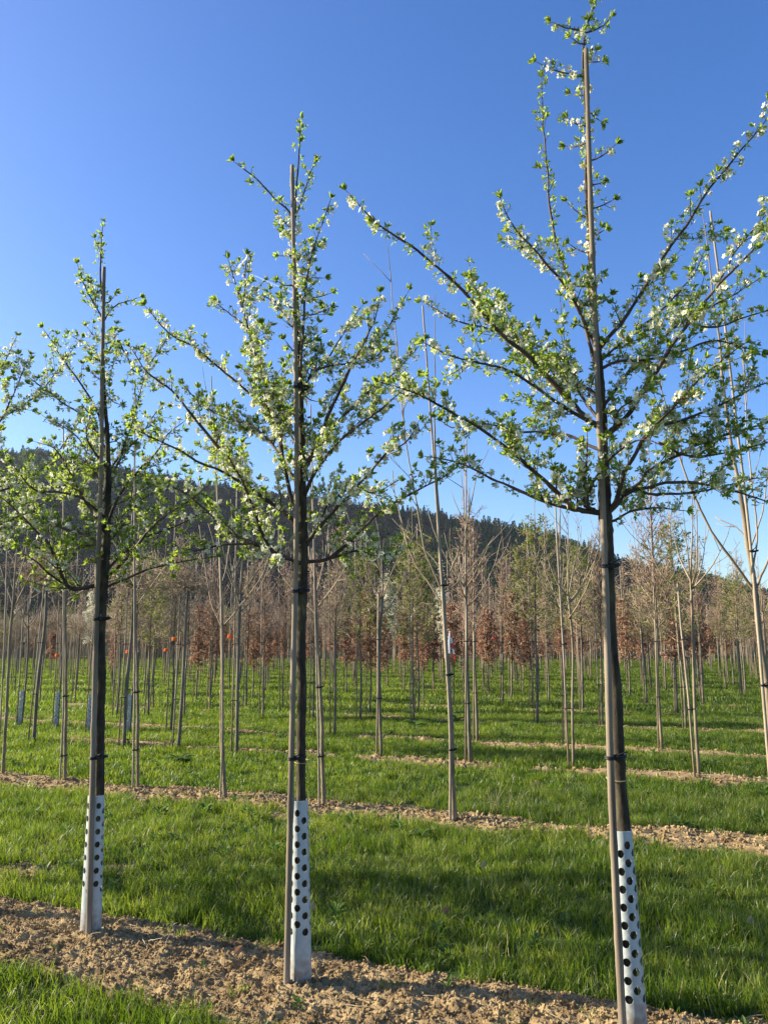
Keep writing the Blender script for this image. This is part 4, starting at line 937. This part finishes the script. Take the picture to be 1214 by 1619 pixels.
def far_tree(kind, seed):
    r = np.random.default_rng(seed); mb = MB(); n = 260
    if kind == 'fir':
        z = 2+18*r.random(n)**.8; rad = (1-(z-2)/18.5)*3.6*(.75+.5*r.random(n)); a = r.random(n)*6.28; p = np.stack([np.cos(a)*rad*.8, np.sin(a)*rad*.8, z], 1)
        d = np.stack([np.cos(a), np.sin(a), -.35+0*a], 1); s = .6+1.5*(1-z/21)+.4*r.random(n); mat = M['fir']
        tube(mb, [[0, 0, 0], [0, 0, 20.5]], [.3, .06], 5)
    else:
        v = r.normal(size=(n, 3)); v /= np.linalg.norm(v, axis=1)[:, None]; q = r.random(n)**.45
        lump = 1+.25*np.sin(v[:, 0]*4+seed)*np.cos(v[:, 1]*3+v[:, 2]*4)
        p = v*q[:, None]*np.array([5, 5, 6.5])*lump[:, None]+[0, 0, 10]; d = v+r.normal(size=(n, 3))*.5+[0, 0, .6]; s = 1.1+1.2*r.random(n); mat = M[kind]
        tube(mb, [[0, 0, 0], [0, 0, 9]], [.35, .2], 5)
    scatter_tpl(mb, LT*np.array([1.5 if kind != 'bare' else .8, 1, 1]), LF, p, d, r.normal(size=(n, 3)), s)
    return mb.mesh(kind, [mat])
HT = [far_tree('fir', 1), far_tree('fir', 2), far_tree('fir', 3), far_tree('bare', 4), far_tree('bare', 5), far_tree('bare', 6), far_tree('fresh', 7), far_tree('fresh', 8)]
n = 17000
yy = 440+520*rng.random(n); xx = (rng.random(n)*2-1)*(.60*yy+20)
zz = hill_h(xx, yy); k = zz > 1.5; xx, yy, zz = xx[k], yy[k], zz[k]; n = len(xx)
hpx = 607+F*xx/yy
mixn = fbm(xx/60, yy/60, 3, 91); u = rng.random(n); top = np.clip((yy-780)/120, 0, 1)
pf = np.where(hpx > 760, .75, np.where(mixn > .55, .5, .06))+np.where(hpx > 620, .25, .06)*top
fg = ((hpx > 560) & (hpx < 740) & (yy > 560) & (yy < 800) & (mixn < .55))*.5 + ((hpx < 130) & (top > .3))*.35+.06
idx = np.where(u < pf, rng.integers(0, 3, n), np.where(u < pf+fg, rng.integers(6, 8, n), rng.integers(3, 6, n)))
s = .65+.5*rng.random(n)
o = gn_scatter('hill_forest', HT, np.stack([xx, yy, zz-1], 1), np.stack([0*s, 0*s, rng.random(n)*6.28], 1), np.stack([s, s, s*(.85+.4*rng.random(n))], 1), idx); tag(o, 'dark mixed forest of firs and leafless trees covering the hill', 'forest', kind='stuff')
# contrail
M['trail'], nt, out = new_mat('thin_vapour')
tr_ = N(nt, 'ShaderNodeBsdfTransparent'); df = N(nt, 'ShaderNodeBsdfDiffuse'); df.inputs[0].default_value = (.9, .9, .9, 1); mx = N(nt, 'ShaderNodeMixShader'); mx.inputs[0].default_value = .17
nt.links.new(tr_.outputs[0], mx.inputs[1]); nt.links.new(df.outputs[0], mx.inputs[2]); nt.links.new(mx.outputs[0], out.inputs[0])
mb = MB(); A = at(398, 434, 12000.); B = at(462, 463, 11600.); tube(mb, [A, A*.5+B*.5, B], [4, 11, 13], 8)
tag(link('contrail', mb.mesh('contrail', [M['trail']], True)), 'short faint white aircraft trail beside the middle tree top', 'contrail')

# ------------------------------------------------------------------ haze
M['haze'] = bpy.data.materials.new('haze'); M['haze'].use_nodes = True; nt = M['haze'].node_tree
for n_ in list(nt.nodes): nt.nodes.remove(n_)
ho = nt.nodes.new('ShaderNodeOutputMaterial'); hv = nt.nodes.new('ShaderNodeVolumePrincipled'); hv.inputs['Color'].default_value = (.72, .84, 1, 1); hv.inputs['Density'].default_value = .00005; hv.inputs['Anisotropy'].default_value = .3
nt.links.new(hv.outputs[0], ho.inputs['Volume'])
mb = MB(); X0, X1, Y0_, Y1_, Z0, Z1 = -1900, 1900, -1700, 3300, -8, 330
mb.add([(X0, Y0_, Z0), (X1, Y0_, Z0), (X1, Y1_, Z0), (X0, Y1_, Z0), (X0, Y0_, Z1), (X1, Y0_, Z1), (X1, Y1_, Z1), (X0, Y1_, Z1)], [np.array([[3, 2, 1, 0], [4, 5, 6, 7], [0, 1, 5, 4], [1, 2, 6, 5], [2, 3, 7, 6], [3, 0, 4, 7]])])
tag(link('haze', mb.mesh('haze', [M['haze']])), 'thin bluish haze over the field and hill', 'haze', kind='stuff')
# ------------------------------------------------------------------ light, sky, camera
EL = math.radians(23); AZ = math.atan2(-.985, .16)      # compass direction of the sun, x=sin, y=cos
w = bpy.data.worlds.new('World'); S.world = w; w.use_nodes = True; nt = w.node_tree
bg = nt.nodes['Background']; sk_ = nt.nodes.new('ShaderNodeTexSky'); sk_.sky_type = 'NISHITA'; sk_.sun_disc = False
sk_.sun_elevation = EL; sk_.sun_rotation = AZ % (2*PI); sk_.altitude = 300; sk_.air_density = 1.0; sk_.dust_density = 1.5; sk_.ozone_density = 3.2
hs = nt.nodes.new('ShaderNodeHueSaturation'); hs.inputs['Saturation'].default_value = 1.25; hs.inputs['Hue'].default_value = .512; nt.links.new(sk_.outputs[0], hs.inputs['Color']); nt.links.new(hs.outputs[0], bg.inputs[0]); bg.inputs[1].default_value = .108
sd = Vector((math.cos(EL)*math.sin(AZ), math.cos(EL)*math.cos(AZ), math.sin(EL)))
sl = bpy.data.lights.new('sun', 'SUN'); sl.energy = 5.0; sl.angle = math.radians(.5); sl.color = (1, .91, .74)
so = bpy.data.objects.new('sun', sl); COL.objects.link(so); so.rotation_euler = sd.to_track_quat('Z', 'Y').to_euler()
cam = bpy.data.cameras.new('camera'); co = bpy.data.objects.new('camera', cam); COL.objects.link(co)
co.location = (0, 0, HC); co.rotation_euler = (PI/2+TILT, 0, 0)
cam.sensor_fit = 'VERTICAL'; cam.sensor_height = 32; cam.lens = 32*F/1619; cam.clip_start = .05; cam.clip_end = 40000
S.camera = co
S.view_settings.view_transform = 'Standard'; S.view_settings.look = 'None'; S.view_settings.gamma = 1; S.view_settings.exposure = 1.3
S.cycles.max_bounces = 6; S.cycles.transparent_max_bounces = 8
